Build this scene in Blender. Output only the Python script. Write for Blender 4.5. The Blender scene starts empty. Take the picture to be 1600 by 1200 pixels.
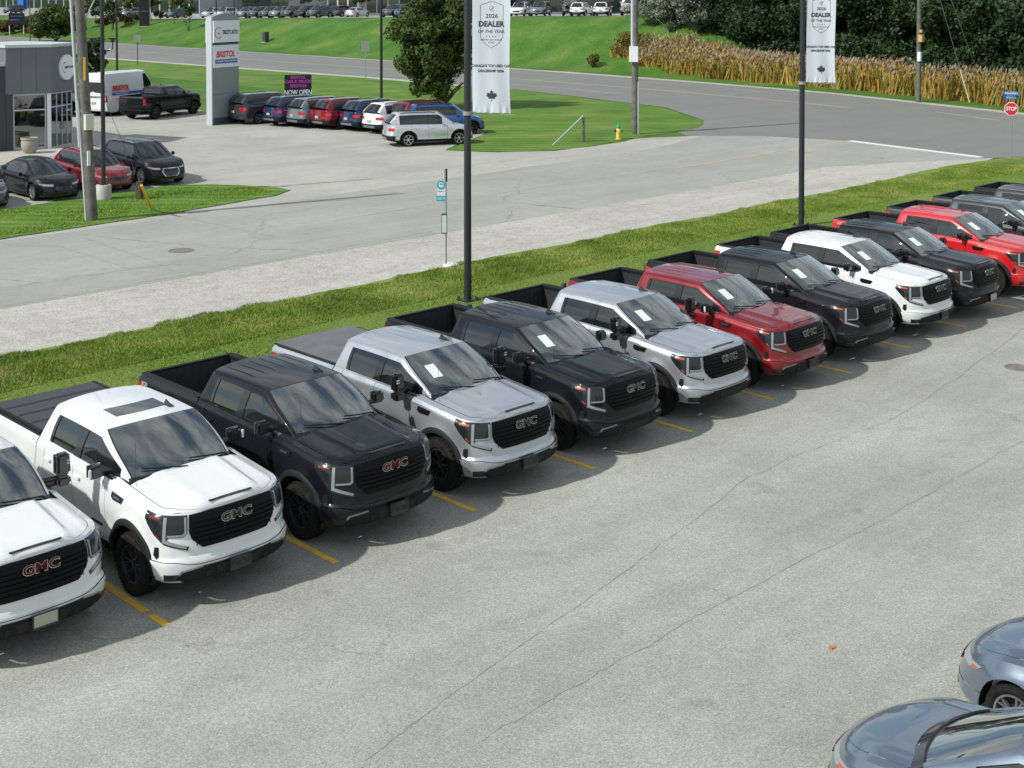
import bpy, bmesh, math, random
import numpy as np
from mathutils import Vector, Matrix
random.seed(7); RNG = np.random.default_rng(7)
S = bpy.context.scene
# ---------------------------------------------------------------- camera
CAM_H, CAM_AZ, CAM_PITCH = 8.147, 0.7936, 0.0308
cd = bpy.data.cameras.new("camera"); cam = bpy.data.objects.new("camera", cd)
S.collection.objects.link(cam); S.camera = cam
cd.sensor_width = 36; cd.lens = 36*2085.8/1600
cd.shift_x = (800-811.6)/1600; cd.shift_y = -(600-42.5)/1600
cd.clip_end = 3000; cd.clip_start = .2
cam.location = (0, 0, CAM_H)
cam.rotation_euler = (math.pi/2-CAM_PITCH, 0, CAM_AZ-math.pi/2)
# ---------------------------------------------------------------- sky, sun, exposure
SUN_EL, SUN_AZ = math.radians(42), math.radians(165)      # azimuth of the sun measured from +X
w = bpy.data.worlds.new("World"); S.world = w; w.use_nodes = True
nt = w.node_tree; nt.nodes.clear()
out = nt.nodes.new("ShaderNodeOutputWorld"); bg = nt.nodes.new("ShaderNodeBackground")
sky = nt.nodes.new("ShaderNodeTexSky"); sky.sky_type = 'NISHITA'; sky.sun_disc = False
sky.sun_elevation = SUN_EL; sky.sun_rotation = math.pi/2-SUN_AZ
sky.air_density = 1.0; sky.dust_density = .6; sky.ozone_density = 1.5
tc = nt.nodes.new("ShaderNodeTexCoord"); mp = nt.nodes.new("ShaderNodeMapping")
mp.inputs['Scale'].default_value = (1.6, 1.6, 4.5)
ns = nt.nodes.new("ShaderNodeTexNoise"); ns.inputs['Scale'].default_value = 1.7
ns.inputs['Detail'].default_value = 7; ns.inputs['Roughness'].default_value = .58
ns.inputs['Distortion'].default_value = .35
cr = nt.nodes.new("ShaderNodeValToRGB"); cr.color_ramp.elements[0].position = .38; cr.color_ramp.elements[1].position = .62
mx = nt.nodes.new("ShaderNodeMix"); mx.data_type = 'RGBA'
mx.inputs[7].default_value = (7.6, 7.7, 7.5, 1)
nt.links.new(tc.outputs['Generated'], mp.inputs[0]); nt.links.new(mp.outputs[0], ns.inputs['Vector'])
nt.links.new(ns.outputs[0], cr.inputs[0]); nt.links.new(cr.outputs[0], mx.inputs[0])
nt.links.new(sky.outputs[0], mx.inputs[6]); nt.links.new(mx.outputs[2], bg.inputs[0])
nt.links.new(bg.outputs[0], out.inputs[0]); bg.inputs[1].default_value = .098
sl = bpy.data.lights.new("sun", 'SUN'); so = bpy.data.objects.new("sun", sl); S.collection.objects.link(so)
sl.energy = 3.9; sl.angle = math.radians(1.4); sl.color = (1, .965, .905)
sd = Vector((math.cos(SUN_AZ)*math.cos(SUN_EL), math.sin(SUN_AZ)*math.cos(SUN_EL), math.sin(SUN_EL)))
so.rotation_euler = sd.to_track_quat('Z', 'Y').to_euler()
S.view_settings.view_transform = 'Standard'; S.view_settings.look = 'None'
S.view_settings.gamma = 1; S.view_settings.use_curve_mapping = False
S.view_settings.exposure = 0.28
S.cycles.max_bounces = 8; S.cycles.transparent_max_bounces = 12
S.cycles.use_adaptive_sampling = True

# ---------------------------------------------------------------- helpers
def link(o):
    S.collection.objects.link(o); return o
def tag(o, label=None, cat=None, group=None, kind=None):
    if label: o['label'] = label
    if cat: o['category'] = cat
    if group: o['group'] = group
    if kind: o['kind'] = kind
    return o
def empty(name, loc=(0, 0, 0), rz=0):
    o = link(bpy.data.objects.new(name, None)); o.location = loc; o.rotation_euler = (0, 0, rz)
    o.empty_display_size = .3
    return o
def obj(name, mesh, parent=None, mats=None, loc=None, rz=None):
    o = link(bpy.data.objects.new(name, mesh))
    if parent: o.parent = parent
    if loc is not None: o.location = loc
    if rz is not None: o.rotation_euler = (0, 0, rz)
    if mats:
        if not isinstance(mats, (list, tuple)): mats = [mats]
        for i, m in enumerate(mats):
            if i < len(o.material_slots):
                o.material_slots[i].link = 'OBJECT'; o.material_slots[i].material = m
    return o
def sstep(t):
    t = min(1, max(0, t)); return t*t*(3-2*t)
# material helper -------------------------------------------------
def new_mat(name):
    m = bpy.data.materials.new(name); m.use_nodes = True
    n = m.node_tree; b = n.nodes['Principled BSDF']; return m, n, b
def N(n, kind, **kw):
    x = n.nodes.new(kind)
    for k, v in kw.items():
        if k in x.inputs: x.inputs[k].default_value = v
        else: setattr(x, k, v)
    return x
def c4(c): return (c[0], c[1], c[2], 1)
def mat(name, col, rough=.6, metal=0, coat=0, col2=None, scale=5, bump=0, bscale=60, spec=None, detail=4, coatr=.03, mixpos=(.35, .65), coords='Object'):
    m, n, b = new_mat(name)
    b.inputs['Base Color'].default_value = c4(col); b.inputs['Roughness'].default_value = rough
    b.inputs['Metallic'].default_value = metal; b.inputs['Coat Weight'].default_value = coat
    b.inputs['Coat Roughness'].default_value = coatr
    if spec is not None: b.inputs['Specular IOR Level'].default_value = spec
    t = N(n, 'ShaderNodeTexCoord')
    if col2:
        a = N(n, 'ShaderNodeTexNoise', Scale=scale, Detail=detail); r = N(n, 'ShaderNodeValToRGB')
        r.color_ramp.elements[0].position = mixpos[0]; r.color_ramp.elements[1].position = mixpos[1]
        r.color_ramp.elements[0].color = c4(col); r.color_ramp.elements[1].color = c4(col2)
        n.links.new(t.outputs[coords], a.inputs['Vector']); n.links.new(a.outputs[0], r.inputs[0]); n.links.new(r.outputs[0], b.inputs['Base Color'])
    if bump:
        a = N(n, 'ShaderNodeTexNoise', Scale=bscale, Detail=3); bp = N(n, 'ShaderNodeBump', Strength=bump, Distance=.02)
        n.links.new(t.outputs[coords], a.inputs['Vector']); n.links.new(a.outputs[0], bp.inputs['Height']); n.links.new(bp.outputs[0], b.inputs['Normal'])
    return m
def paint(name, col, metal=0, rough=.35, coat=1, spec=.5):
    """car paint: base coat with fine flake, a slight dust film and a clear coat"""
    m, n, b = new_mat(name)
    t = N(n, 'ShaderNodeTexCoord'); a = N(n, 'ShaderNodeTexNoise', Scale=2.2, Detail=6)
    r = N(n, 'ShaderNodeMapRange'); r.inputs[1].default_value = .3; r.inputs[2].default_value = .8
    r.inputs[3].default_value = rough-.05; r.inputs[4].default_value = rough+.12
    n.links.new(t.outputs['Object'], a.inputs['Vector']); n.links.new(a.outputs[0], r.inputs[0]); n.links.new(r.outputs[0], b.inputs['Roughness'])
    f = N(n, 'ShaderNodeTexNoise', Scale=900, Detail=1); rr = N(n, 'ShaderNodeValToRGB')
    rr.color_ramp.elements[0].position = .3; rr.color_ramp.elements[1].position = .7
    rr.color_ramp.elements[0].color = c4([x*.9 for x in col]); rr.color_ramp.elements[1].color = c4([min(1, x*1.1) for x in col])
    n.links.new(t.outputs['Object'], f.inputs['Vector']); n.links.new(f.outputs[0], rr.inputs[0]); n.links.new(rr.outputs[0], b.inputs['Base Color'])
    b.inputs['Metallic'].default_value = metal; b.inputs['Coat Weight'].default_value = coat; b.inputs['Specular IOR Level'].default_value = spec; b.inputs['Coat Roughness'].default_value = .025
    return m
def glassmat(name, tint=(.5, .56, .55), film=.02, base=.13, gain=1.9):
    m, n, b = new_mat(name); n.nodes.remove(b)
    o = n.nodes['Material Output']; tr = N(n, 'ShaderNodeBsdfTransparent'); tr.inputs[0].default_value = c4(tint)
    g = N(n, 'ShaderNodeBsdfGlossy'); g.inputs[0].default_value = (.9, .95, .95, 1); g.inputs['Roughness'].default_value = .015
    fr = N(n, 'ShaderNodeFresnel', IOR=1.55); mul = N(n, 'ShaderNodeMath', operation='MULTIPLY'); mul.inputs[1].default_value = gain
    ad = N(n, 'ShaderNodeMath', operation='ADD', use_clamp=True); ad.inputs[1].default_value = base
    ms = N(n, 'ShaderNodeMixShader')
    n.links.new(fr.outputs[0], mul.inputs[0]); n.links.new(mul.outputs[0], ad.inputs[0]); n.links.new(ad.outputs[0], ms.inputs[0])
    df = N(n, 'ShaderNodeBsdfDiffuse'); df.inputs[0].default_value = (.42, .52, .50, 1); md = N(n, 'ShaderNodeMixShader'); md.inputs[0].default_value = film
    n.links.new(tr.outputs[0], md.inputs[1]); n.links.new(df.outputs[0], md.inputs[2])
    n.links.new(md.outputs[0], ms.inputs[1]); n.links.new(g.outputs[0], ms.inputs[2]); n.links.new(ms.outputs[0], o.inputs[0])
    return m
M = {}
M['white'] = paint('white paint', (.66, .69, .69), 0, .3)
M['black'] = paint('black paint', (.005, .0065, .009), .0, .4, .55, .10)
M['black2'] = paint('charcoal black paint', (.006, .0075, .010), .0, .4, .55, .10)
M['silver'] = paint('silver paint', (.47, .51, .545), .7, .32)
M['silver2'] = paint('light silver paint', (.60, .62, .64), .6, .35)
M['darkred'] = paint('dark cherry red paint', (.21, .006, .011), .4, .3)
M['red'] = paint('bright red paint', (.50, .012, .016), .1, .3)
M['grey'] = paint('dark grey paint', (.032, .037, .043), .4, .34)
M['navy'] = paint('navy blue paint', (.015, .03, .10), .5, .3)
M['steel'] = paint('blue grey paint', (.13, .17, .22), .5, .28)
M['bluep'] = paint('bright blue paint', (.02, .09, .28), .4, .3)
M['greyp'] = paint('mid grey paint', (.20, .22, .24), .6, .3)
M['darkblue'] = paint('dark blue black paint', (.005, .0062, .009), .0, .4, .55, .10)
M['trim'] = mat('black plastic trim', (.008, .009, .010), .6, spec=.25, bump=.15, bscale=300)
M['gloss'] = mat('gloss black trim', (.008, .008, .009), .18, coat=.6)
M['under'] = mat('dark underbody', (.008, .008, .008), .8)
M['rubber'] = mat('tyre rubber', (.009, .009, .010), .8, spec=.2, col2=(.017, .0165, .016), scale=9, bump=.2, bscale=90)
M['rimblack'] = mat('black alloy', (.035, .036, .038), .25, metal=.3, coat=.6)
M['rimsilver'] = mat('silver alloy', (.62, .63, .65), .28, metal=.9)
M['chrome'] = mat('chrome', (.75, .77, .8), .12, metal=1)
M['glass'] = glassmat('windshield glass', (.60, .72, .70), .07)
M['tint'] = glassmat('tinted side glass', (.16, .19, .19), .02, .05, 1.15)
M['privacy'] = glassmat('privacy glass', (.04, .05, .05), .02, .04, 1.15)
M['darkglass'] = mat('dark car glass', (.012, .018, .02), .04, coat=.4)
M['interior'] = mat('charcoal cabin fabric', (.10, .105, .105), .85, bump=.2, bscale=200)
M['seat'] = mat('dark grey leather', (.15, .155, .155), .6, bump=.1, bscale=100)
M['liner'] = mat('bed liner', (.02, .021, .023), .7, bump=.5, bscale=150)
M['lampdark'] = mat('lamp housing', (.012, .015, .017), .2, coat=.25)
M['lamp'] = mat('clear lamp lens', (.30, .33, .35), .1, metal=.3, coat=.8)
M['drl'] = mat('white lamp strip', (.22, .25, .27), .3, coat=.5)
M['grillem'] = mat('black grille plastic', (.004, .004, .005), .38, spec=.14)
M['amber'] = mat('amber reflector', (.42, .07, .012), .3, coat=.7)
M['tail'] = mat('red tail lamp', (.45, .006, .01), .18, coat=1)
M['emred'] = mat('red letter fill', (.10, .006, .009), .5, spec=.2)
M['darkrefl'] = mat('dark red reflector', (.13, .008, .008), .3)
M['paper'] = mat('white price sheet', (.58, .66, .64), .6)
M['ink'] = mat('printed ink', (.02, .02, .025), .6)
M['plate'] = mat('pale plate insert', (.36, .37, .29), .6)
M['darkplate'] = mat('dark plate insert', (.022, .027, .026), .5, spec=.2, col2=(.045, .055, .05), scale=20)
M['vinyl'] = mat('grey vinyl cover', (.10, .105, .11), .75, col2=(.13, .135, .14), scale=2)
M['tonneau'] = mat('black folding tonneau', (.04, .042, .048), .55, bump=.3, bscale=200)

# ---------------------------------------------------------------- mesh builder
class MB:
    def __init__(s): s.v = []; s.f = []; s.m = []
    def add(s, vs, fs, mi=0):
        o = len(s.v); s.v += [tuple(v) for v in vs]
        for f in fs: s.f.append(tuple(i+o for i in f)); s.m.append(mi)
    def box(s, x0, x1, y0, y1, z0, z1, mi=0, tx=0, ty=0):
        vs = [(x0, y0, z0), (x1, y0, z0), (x1, y1, z0), (x0, y1, z0), (x0+tx, y0+ty, z1), (x1-tx, y0+ty, z1), (x1-tx, y1-ty, z1), (x0+tx, y1-ty, z1)]
        s.add(vs, [(0, 3, 2, 1), (4, 5, 6, 7), (0, 1, 5, 4), (1, 2, 6, 5), (2, 3, 7, 6), (3, 0, 4, 7)], mi)
    def tube(s, p, q, r0, r1=None, n=10, mi=0, cap=True):
        p, q = Vector(p), Vector(q); r1 = r0 if r1 is None else r1
        d = (q-p).normalized(); a = d.orthogonal().normalized(); b = d.cross(a)
        vs = []
        for c, r in ((p, r0), (q, r1)):
            for i in range(n):
                t = 2*math.pi*i/n; vs.append(c+a*math.cos(t)*r+b*math.sin(t)*r)
        fs = [(i, (i+1) % n, n+(i+1) % n, n+i) for i in range(n)]
        if cap: fs += [tuple(range(n))[::-1], tuple(range(n, 2*n))]
        s.add(vs, fs, mi)
    def path(s, pts, r, n=8, mi=0):
        for a, b in zip(pts[:-1], pts[1:]): s.tube(a, b, r, n=n, mi=mi)
    def lathe(s, prof, c=(0, 0, 0), axis='z', n=24, mi=0, closed=False):
        vs = []; k = len(prof)
        for i in range(n):
            t = 2*math.pi*i/n
            for r, h in prof:
                x, y = r*math.cos(t), r*math.sin(t)
                vs.append((c[0]+x, c[1]+y, c[2]+h) if axis == 'z' else (c[0]+h, c[1]+x, c[2]+y))
        fs = []
        for i in range(n):
            j = (i+1) % n
            for q in range(k-1): fs.append((i*k+q, j*k+q, j*k+q+1, i*k+q+1))
        s.add(vs, fs, mi)
    def prism(s, poly, z0, z1, mi=0):
        n = len(poly); vs = [(x, y, z0) for x, y in poly]+[(x, y, z1) for x, y in poly]
        s.add(vs, [tuple(range(n))[::-1], tuple(range(n, 2*n))]+[(i, (i+1) % n, n+(i+1) % n, n+i) for i in range(n)], mi)
    def grid(s, P, mi=0, skip=None):
        """P[i][j] points"""
        a, b = len(P), len(P[0]); o = len(s.v)
        for r in P: s.v += [tuple(p) for p in r]
        for i in range(a-1):
            for j in range(b-1):
                if skip and skip(i, j): continue
                s.f.append((o+i*b+j, o+(i+1)*b+j, o+(i+1)*b+j+1, o+i*b+j+1)); s.m.append(mi)
    def mesh(s, name, mats, angle=35, merge=.0004, solid=0, bevel=0):
        me = bpy.data.meshes.new(name); bm = bmesh.new()
        vs = [bm.verts.new(v) for v in s.v]
        for f, mi in zip(s.f, s.m):
            try: fc = bm.faces.new([vs[i] for i in f]); fc.material_index = mi; fc.smooth = angle > 0
            except ValueError: pass
        if merge: bmesh.ops.remove_doubles(bm, verts=bm.verts[:], dist=merge)
        dg = [f for f in bm.faces if f.calc_area() < 1e-9]
        if dg: bmesh.ops.delete(bm, geom=dg, context='FACES')
        bmesh.ops.recalc_face_normals(bm, faces=bm.faces[:])
        if bevel: bmesh.ops.bevel(bm, geom=[e for e in bm.edges if len(e.link_faces) == 2 and e.calc_face_angle(0) > .6], offset=bevel, segments=2, affect='EDGES', clamp_overlap=True)
        if solid:
            bmesh.ops.solidify(bm, geom=bm.faces[:], thickness=solid)
        bm.to_mesh(me); bm.free()
        if not isinstance(mats, (list, tuple)): mats = [mats]
        for m in mats: me.materials.append(m)
        if angle > 0: me.set_sharp_from_angle(angle=math.radians(angle))
        return me
    def build(s, name, mats, parent=None, **k):
        return obj(name, s.mesh(name, mats, **k), parent)
def patch_mesh(name, outline, fn, mats, step=.06, thick=.02, angle=40, holes=()):
    """a sheet of real thickness whose 2-D outline is laid on a curved surface fn(u, v, offset)"""
    bm = bmesh.new()
    for loop in [outline]+list(holes):
        vs = [bm.verts.new((u, v, 0)) for u, v in loop]
        for i in range(len(vs)): bm.edges.new((vs[i], vs[(i+1) % len(vs)]))
    bmesh.ops.triangle_fill(bm, use_beauty=True, edges=bm.edges[:], normal=(0, 0, 1))
    us = [p[0] for p in outline]; vv = [p[1] for p in outline]
    for lo, hi, ax in ((min(us), max(us), 0), (min(vv), max(vv), 1)):
        k = math.ceil(lo/step)*step
        while k < hi:
            co = [0, 0, 0]; no = [0, 0, 0]; co[ax] = k; no[ax] = 1
            bmesh.ops.bisect_plane(bm, geom=bm.verts[:]+bm.edges[:]+bm.faces[:], plane_co=co, plane_no=no, dist=1e-5); k += step
    top = bm.faces[:]
    for f in top: f.smooth = True
    ed = [e for e in bm.edges if len(e.link_faces) == 1]
    uv = {v: (v.co.x, v.co.y) for v in bm.verts}
    r = bmesh.ops.extrude_edge_only(bm, edges=ed)
    nv = [g for g in r['geom'] if isinstance(g, bmesh.types.BMVert)]
    low = [(v, v.co.x, v.co.y) for v in nv]
    for v, (a, b) in uv.items(): v.co = fn(a, b, thick)
    for v, a, b in low: v.co = fn(a, b, -.004)
    bmesh.ops.recalc_face_normals(bm, faces=bm.faces[:])
    me = bpy.data.meshes.new(name); bm.to_mesh(me); bm.free()
    me.materials.append(mats); me.set_sharp_from_angle(angle=math.radians(angle)); return me
CACHE = {}
def cached(key, fn):
    if key not in CACHE: CACHE[key] = fn()
    return CACHE[key]
def text_mesh(txt, size, m, extrude=.004, sx=1, bold=0, shear=0, space=1, name=None):
    cu = bpy.data.curves.new('txt', 'FONT'); cu.body = txt; cu.size = size; cu.extrude = extrude; cu.offset = bold
    cu.align_x = 'CENTER'; cu.align_y = 'CENTER'; cu.shear = shear; cu.space_character = space; cu.resolution_u = 3
    o = link(bpy.data.objects.new('txt', cu)); dg = bpy.context.evaluated_depsgraph_get()
    me = bpy.data.meshes.new_from_object(o.evaluated_get(dg)); bpy.data.objects.remove(o); bpy.data.curves.remove(cu)
    me.name = name or 'lettering'; me.materials.clear(); me.materials.append(m)
    for v in me.vertices: v.co.x *= sx
    return me
def text(parent, txt, size, m, loc, rot=(math.pi/2, 0, 0), name='lettering', **k):
    me = text_mesh(txt, size, m, **k); o = obj(name, me, parent); o.location = loc; o.rotation_euler = rot; return o

# ---------------------------------------------------------------- car bodies
class Shell:
    def __init__(s, L, W, df=.6, nf=2.6, dr=.3, nr=3.2, ztop=None, zbot=None, off=None, bow=.03):
        s.L, s.W, s.zt, s.zbf, s.offf = L, W, ztop, zbot, off
        pts = []
        for i in range(61):
            t = math.pi/2*i/60; pts.append((W*math.sin(t)**(2/nf), df*(1-math.cos(t)**(2/nf))))
        for i in range(1, 80): pts.append((W, df+(L-df-dr)*i/80))
        for i in range(61):
            t = math.pi/2*(1-i/60); pts.append((W*math.sin(t)**(2/nr), L-dr*(1-math.cos(t)**(2/nr))))
        P = np.array(pts); P[:, 0] *= 1-bow*np.abs((P[:, 1]-L/2)/(L/2))**4
        d = np.hypot(*np.diff(P, axis=0).T); keep = np.r_[True, d > 1e-6]; P = P[keep]
        s.P = P; s.S = np.r_[0, np.cumsum(np.hypot(*np.diff(P, axis=0).T))]; s.Smax = s.S[-1]
        T = np.gradient(P, s.S, axis=0); T[0] = (1, 0); T[-1] = (-1, 0); T /= np.hypot(T[:, 0], T[:, 1])[:, None]
        s.Nx, s.Ny = T[:, 1], -T[:, 0]
        k = np.argmax(P[:, 1] > df*.98); s.kside = k
    def base(s, a):
        a = min(max(a, 0), s.Smax)
        nx, ny = np.interp(a, s.S, s.Nx), np.interp(a, s.S, s.Ny); l = math.hypot(nx, ny)
        return np.interp(a, s.S, s.P[:, 0]), np.interp(a, s.S, s.P[:, 1]), nx/l, ny/l
    def sy(s, y): return float(np.interp(y, s.P[:, 1], s.S))
    def surf(s, a, z, e=0):
        sg = -1 if a < 0 else 1; x, y, nx, ny = s.base(abs(a))
        o = s.offf(s, abs(a), x, y, z)+e
        return (sg*(x+nx*o), y+ny*o, z)
def ss(pts):
    xs = [p[0] for p in pts]; ys = [p[1] for p in pts]
    return lambda x: float(np.interp(x, xs, ys))
def shell_parts(sh, svals, zrows, arches, groups, topcols, topz, topgroup, seams=()):
    """svals: |s| columns; zrows(y)-> z list; groups(y,z,s)-> part name or None; returns dict of MB"""
    out = {}
    def mb(k): return out.setdefault(k, MB())
    for sg in (-1, 1):
        cols = []
        for a in svals:
            x, y, nx, ny = sh.base(a); col = []
            lo = sh.zbf(y)
            for yc, zc, R in arches:
                if abs(y-yc) <= R+1e-6: lo = max(lo, zc+math.sqrt(max(0, R*R-(y-yc)**2))*.98)
            for z in zrows(y): col.append((a, y, max(z, lo)))
            cols.append(col)
        for i in range(len(cols)-1):
            for j in range(len(cols[0])-1):
                q = [cols[i][j], cols[i+1][j], cols[i+1][j+1], cols[i][j+1]]
                if max(p[2] for p in q)-min(p[2] for p in q) < 1e-4: continue
                ym = sum(p[1] for p in q)/4; zm = sum(p[2] for p in q)/4; am = sum(p[0] for p in q)/4
                g = groups(ym, zm, am, sg, j)
                if g is None: continue
                g, e, mi = g
                vs = [sh.surf(sg*p[0], p[2], e) for p in q]
                # drop repeated corners
                mb(g).add(vs, [(0, 1, 2, 3)], mi)
    rows = []
    for a in svals:
        x, y, nx, ny = sh.base(a); p = sh.surf(a, sh.zt(y), 0); xr = p[0]
        rows.append([(t*xr, p[1], sh.zt(y)+topz(t, t*xr, p[1])) for t in topcols])
    for i in range(len(rows)-1):
        for j in range(len(topcols)-1):
            ym = (rows[i][j][1]+rows[i+1][j][1])/2; tm = (topcols[j]+topcols[j+1])/2
            g = topgroup(ym, tm)
            if g is None: continue
            g, e, mi = g
            vs = [rows[i][j], rows[i+1][j], rows[i+1][j+1], rows[i][j+1]]
            mb(g).add([(v[0], v[1], v[2]+e) for v in vs], [(0, 1, 2, 3)], mi)
    return out
def greenhouse(p, out, cell):
    """loft of cross-sections; cell(kind, y, a_or_t, sign)->(part, material index) """
    ys = p['ys']; ra = p['rows']; tc_ = p['cols']; zb = p['zb']
    P = []
    for y in ys:
        if y < p['ywt']:
            k = (y-p['y0'])/(p['ywt']-p['y0']); g = k**.93
        elif y > p['yrt']: k = (p['y1']-y)/(p['y1']-p['yrt']); g = k**.8
        else: g = 1
        zr = p['zr'](y) if g >= 1 else (p['zr'](p['ywt']) if y < p['ywt'] else p['zr'](p['yrt']))
        b = zb(y); zs = b+(zr-b)*g; xs = p['wb'](y)+(p['wr']-p['wb'](y))*g
        B = float(np.interp(y, [p['y0'], p['ywt'], p['ywt']+.7, p['yrt']-.3, p['yrt'], p['y1']], [p['bf'], p['bt'], 0, 0, -p['br'], -p['br']*1.3]))
        sec = []
        for sg in (-1, 1):
            half = []
            for a in ra: half.append((sg*(p['wb'](y)+(xs-p['wb'](y))*a+p.get('belly', .02)*math.sin(math.pi*a)*g), y, b+(zs-b)*a))
            sec.append(half)
        top = []
        for t in tc_:
            e = abs(t); z = zs+p['crown']*(.3+.7*min(1, g*1.3))*(1-e**2.4)+.022*g*sstep((1-e)/.06)
            top.append((xs*t*(1-.0*e), y-B*(1-t*t), z))
        P.append((sec, top))
    for i in range(len(ys)-1):
        ym = (ys[i]+ys[i+1])/2
        for sg, k in ((-1, 0), (1, 1)):
            for j in range(len(ra)-1):
                c = cell('side', ym, (ra[j]+ra[j+1])/2, sg)
                if c is None: continue
                A, Bq = P[i][0][k], P[i+1][0][k]
                inn = c[2] if len(c) > 2 else 0
                vs = [A[j], Bq[j], Bq[j+1], A[j+1]]
                vs = [(v[0]-sg*inn, v[1], v[2]) for v in vs]
                out.setdefault(c[0], MB()).add(vs, [(0, 1, 2, 3)], c[1])
        for j in range(len(tc_)-1):
            c = cell('top', ym, (tc_[j]+tc_[j+1])/2, 0)
            if c is None: continue
            A, Bq = P[i][1], P[i+1][1]; inn = c[2] if len(c) > 2 else 0
            vs = [(v[0], v[1], v[2]-inn) for v in (A[j], Bq[j], Bq[j+1], A[j+1])]
            out.setdefault(c[0], MB()).add(vs, [(0, 1, 2, 3)], c[1])
    return P
def wheel_meshes(key, R, w, rimR, spokes, offroad=False, style=0):
    def tyre():
        m = MB(); h = w/2
        m.lathe([(rimR-.005, -h*.75), (rimR+.02, -h*.95), (rimR+(R-rimR)*.5, -h*1.03), (R-.03, -h*.97), (R-.006, -h*.8), (R, -h*.4), (R, h*.4), (R-.006, h*.8), (R-.03, h*.97), (rimR+(R-rimR)*.5, h*1.03), (rimR+.02, h*.95), (rimR-.005, h*.75)], axis='x', n=40)
        nb = 34 if offroad else 46; d = .016 if offroad else .007
        for i in range(nb):
            t = 2*math.pi*i/nb
            for k, (x0, x1, sh_) in enumerate(((-h*.98, -h*.5, 0), (-h*.42, -.01, .5), (.01, h*.42, 0), (h*.5, h*.98, .5))):
                tt = t+sh_*2*math.pi/nb; dt = .34*2*math.pi/nb; vs = []
                for r in (R-.012, R+d):
                    rr = r-(.02 if abs(x0+x1)/2 > h*.6 else 0)*0
                    for (x, q) in ((x0, -dt), (x1, -dt), (x1, dt), (x0, dt)):
                        r2 = rr-(.022 if abs(x) > h*.9 else 0)
                        vs.append((x, r2*math.cos(tt+q), r2*math.sin(tt+q)))
                m.add(vs, [(4, 5, 6, 7), (0, 1, 5, 4), (1, 2, 6, 5), (2, 3, 7, 6), (3, 0, 4, 7)])
        return m.mesh('tyre', M['rubber'], 40, merge=0)
    def rim():
        m = MB(); h = w/2
        m.lathe([(rimR, h*.75), (rimR-.004, h*.86), (rimR-.022, h*.86), (rimR-.03, h*.6), (rimR-.035, -h*.7)], axis='x', n=36)
        m.lathe([(0.001, h*.62), (.035, h*.62), (.065, h*.55), (.075, h*.3), (.075, 0)], axis='x', n=18)
        m.lathe([(0.001, -h*.2), (rimR-.03, -h*.2)], axis='x', n=24, mi=1)
        for i in range(spokes):
            t0 = 2*math.pi*i/spokes
            for dd in ((-.11, .11) if style == 0 else (0,)):
                ws = .028 if style == 0 else .05
                a0 = t0+dd*.3; a1 = t0+dd*1.6
                vs = []
                for (r, aa, x0, x1, ww) in ((.05, a0, h*.25, h*.56, ws*.8), (rimR-.02, a1, h*.3, h*.74, ws)):
                    cx, cy = r*math.cos(aa), r*math.sin(aa); nx, ny = -math.sin(aa)*ww/2, math.cos(aa)*ww/2
                    vs += [(x0, cx-nx, cy-ny), (x0, cx+nx, cy+ny), (x1, cx+nx*.7, cy+ny*.7), (x1, cx-nx*.7, cy-ny*.7)]
                m.add(vs, [(0, 1, 5, 4), (1, 2, 6, 5), (2, 3, 7, 6), (3, 0, 4, 7)])
        for i in range(5):
            t = 2*math.pi*i/5; m.tube((h*.5, .045*math.cos(t), .045*math.sin(t)), (h*.6, .045*math.cos(t), .045*math.sin(t)), .008, n=6)
        return m.mesh('rim', [M['rimblack'], M['under']], 40)
    return cached(('tyre', key), tyre), cached(('rim', key), rim)
def add_wheels(root, xs, ys, R, key, w, rimR, spokes, rimmat, offroad=False, style=0, small=False):
    ty, ri = wheel_meshes(key, R, w, rimR, spokes, offroad, style)
    for y in ys:
        for sg in (-1, 1):
            o = obj('wheel', ty, root, [M['rubber']], (sg*xs, y, R))
            if sg < 0: o.rotation_euler = (0, 0, math.pi)
            if not small or True:
                r = obj('rim', ri, o, [rimmat, M['under']])
# ================================================================ the setting
def terr(x, y):
    """height of the land: flat, rising to a terrace beyond the main road"""
    top = min(5.2, max(2.6, 4.62-.021*(y-109)))
    k = sstep((x-92.8)/13.5)*sstep((y-68)/13)
    return top*k+.05*math.sin(x*.7)*math.sin(y*.5)*k*(1-sstep((x-104)/3))
def ray(px, py):
    f = 2085.8; sp, cp = math.sin(CAM_PITCH), math.cos(CAM_PITCH); ca, sa = math.cos(CAM_AZ), math.sin(CAM_AZ)
    fw = Vector((ca*cp, sa*cp, -sp)); rt = Vector((sa, -ca, 0)); up = rt.cross(fw)
    return fw+rt*((px-811.6)/f)-up*((py-42.5)/f)
def at(px, py, z=None):
    """survey helper: where the sight line through a photo point meets the land"""
    v = ray(px, py)
    if z is not None:
        t = (z-CAM_H)/v.z; return Vector((v.x*t, v.y*t, z))
    t = 5
    for i in range(6000):
        p = Vector((0, 0, CAM_H))+v*t
        if p.z <= terr(p.x, p.y): return p
        t += .12
    return p
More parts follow.
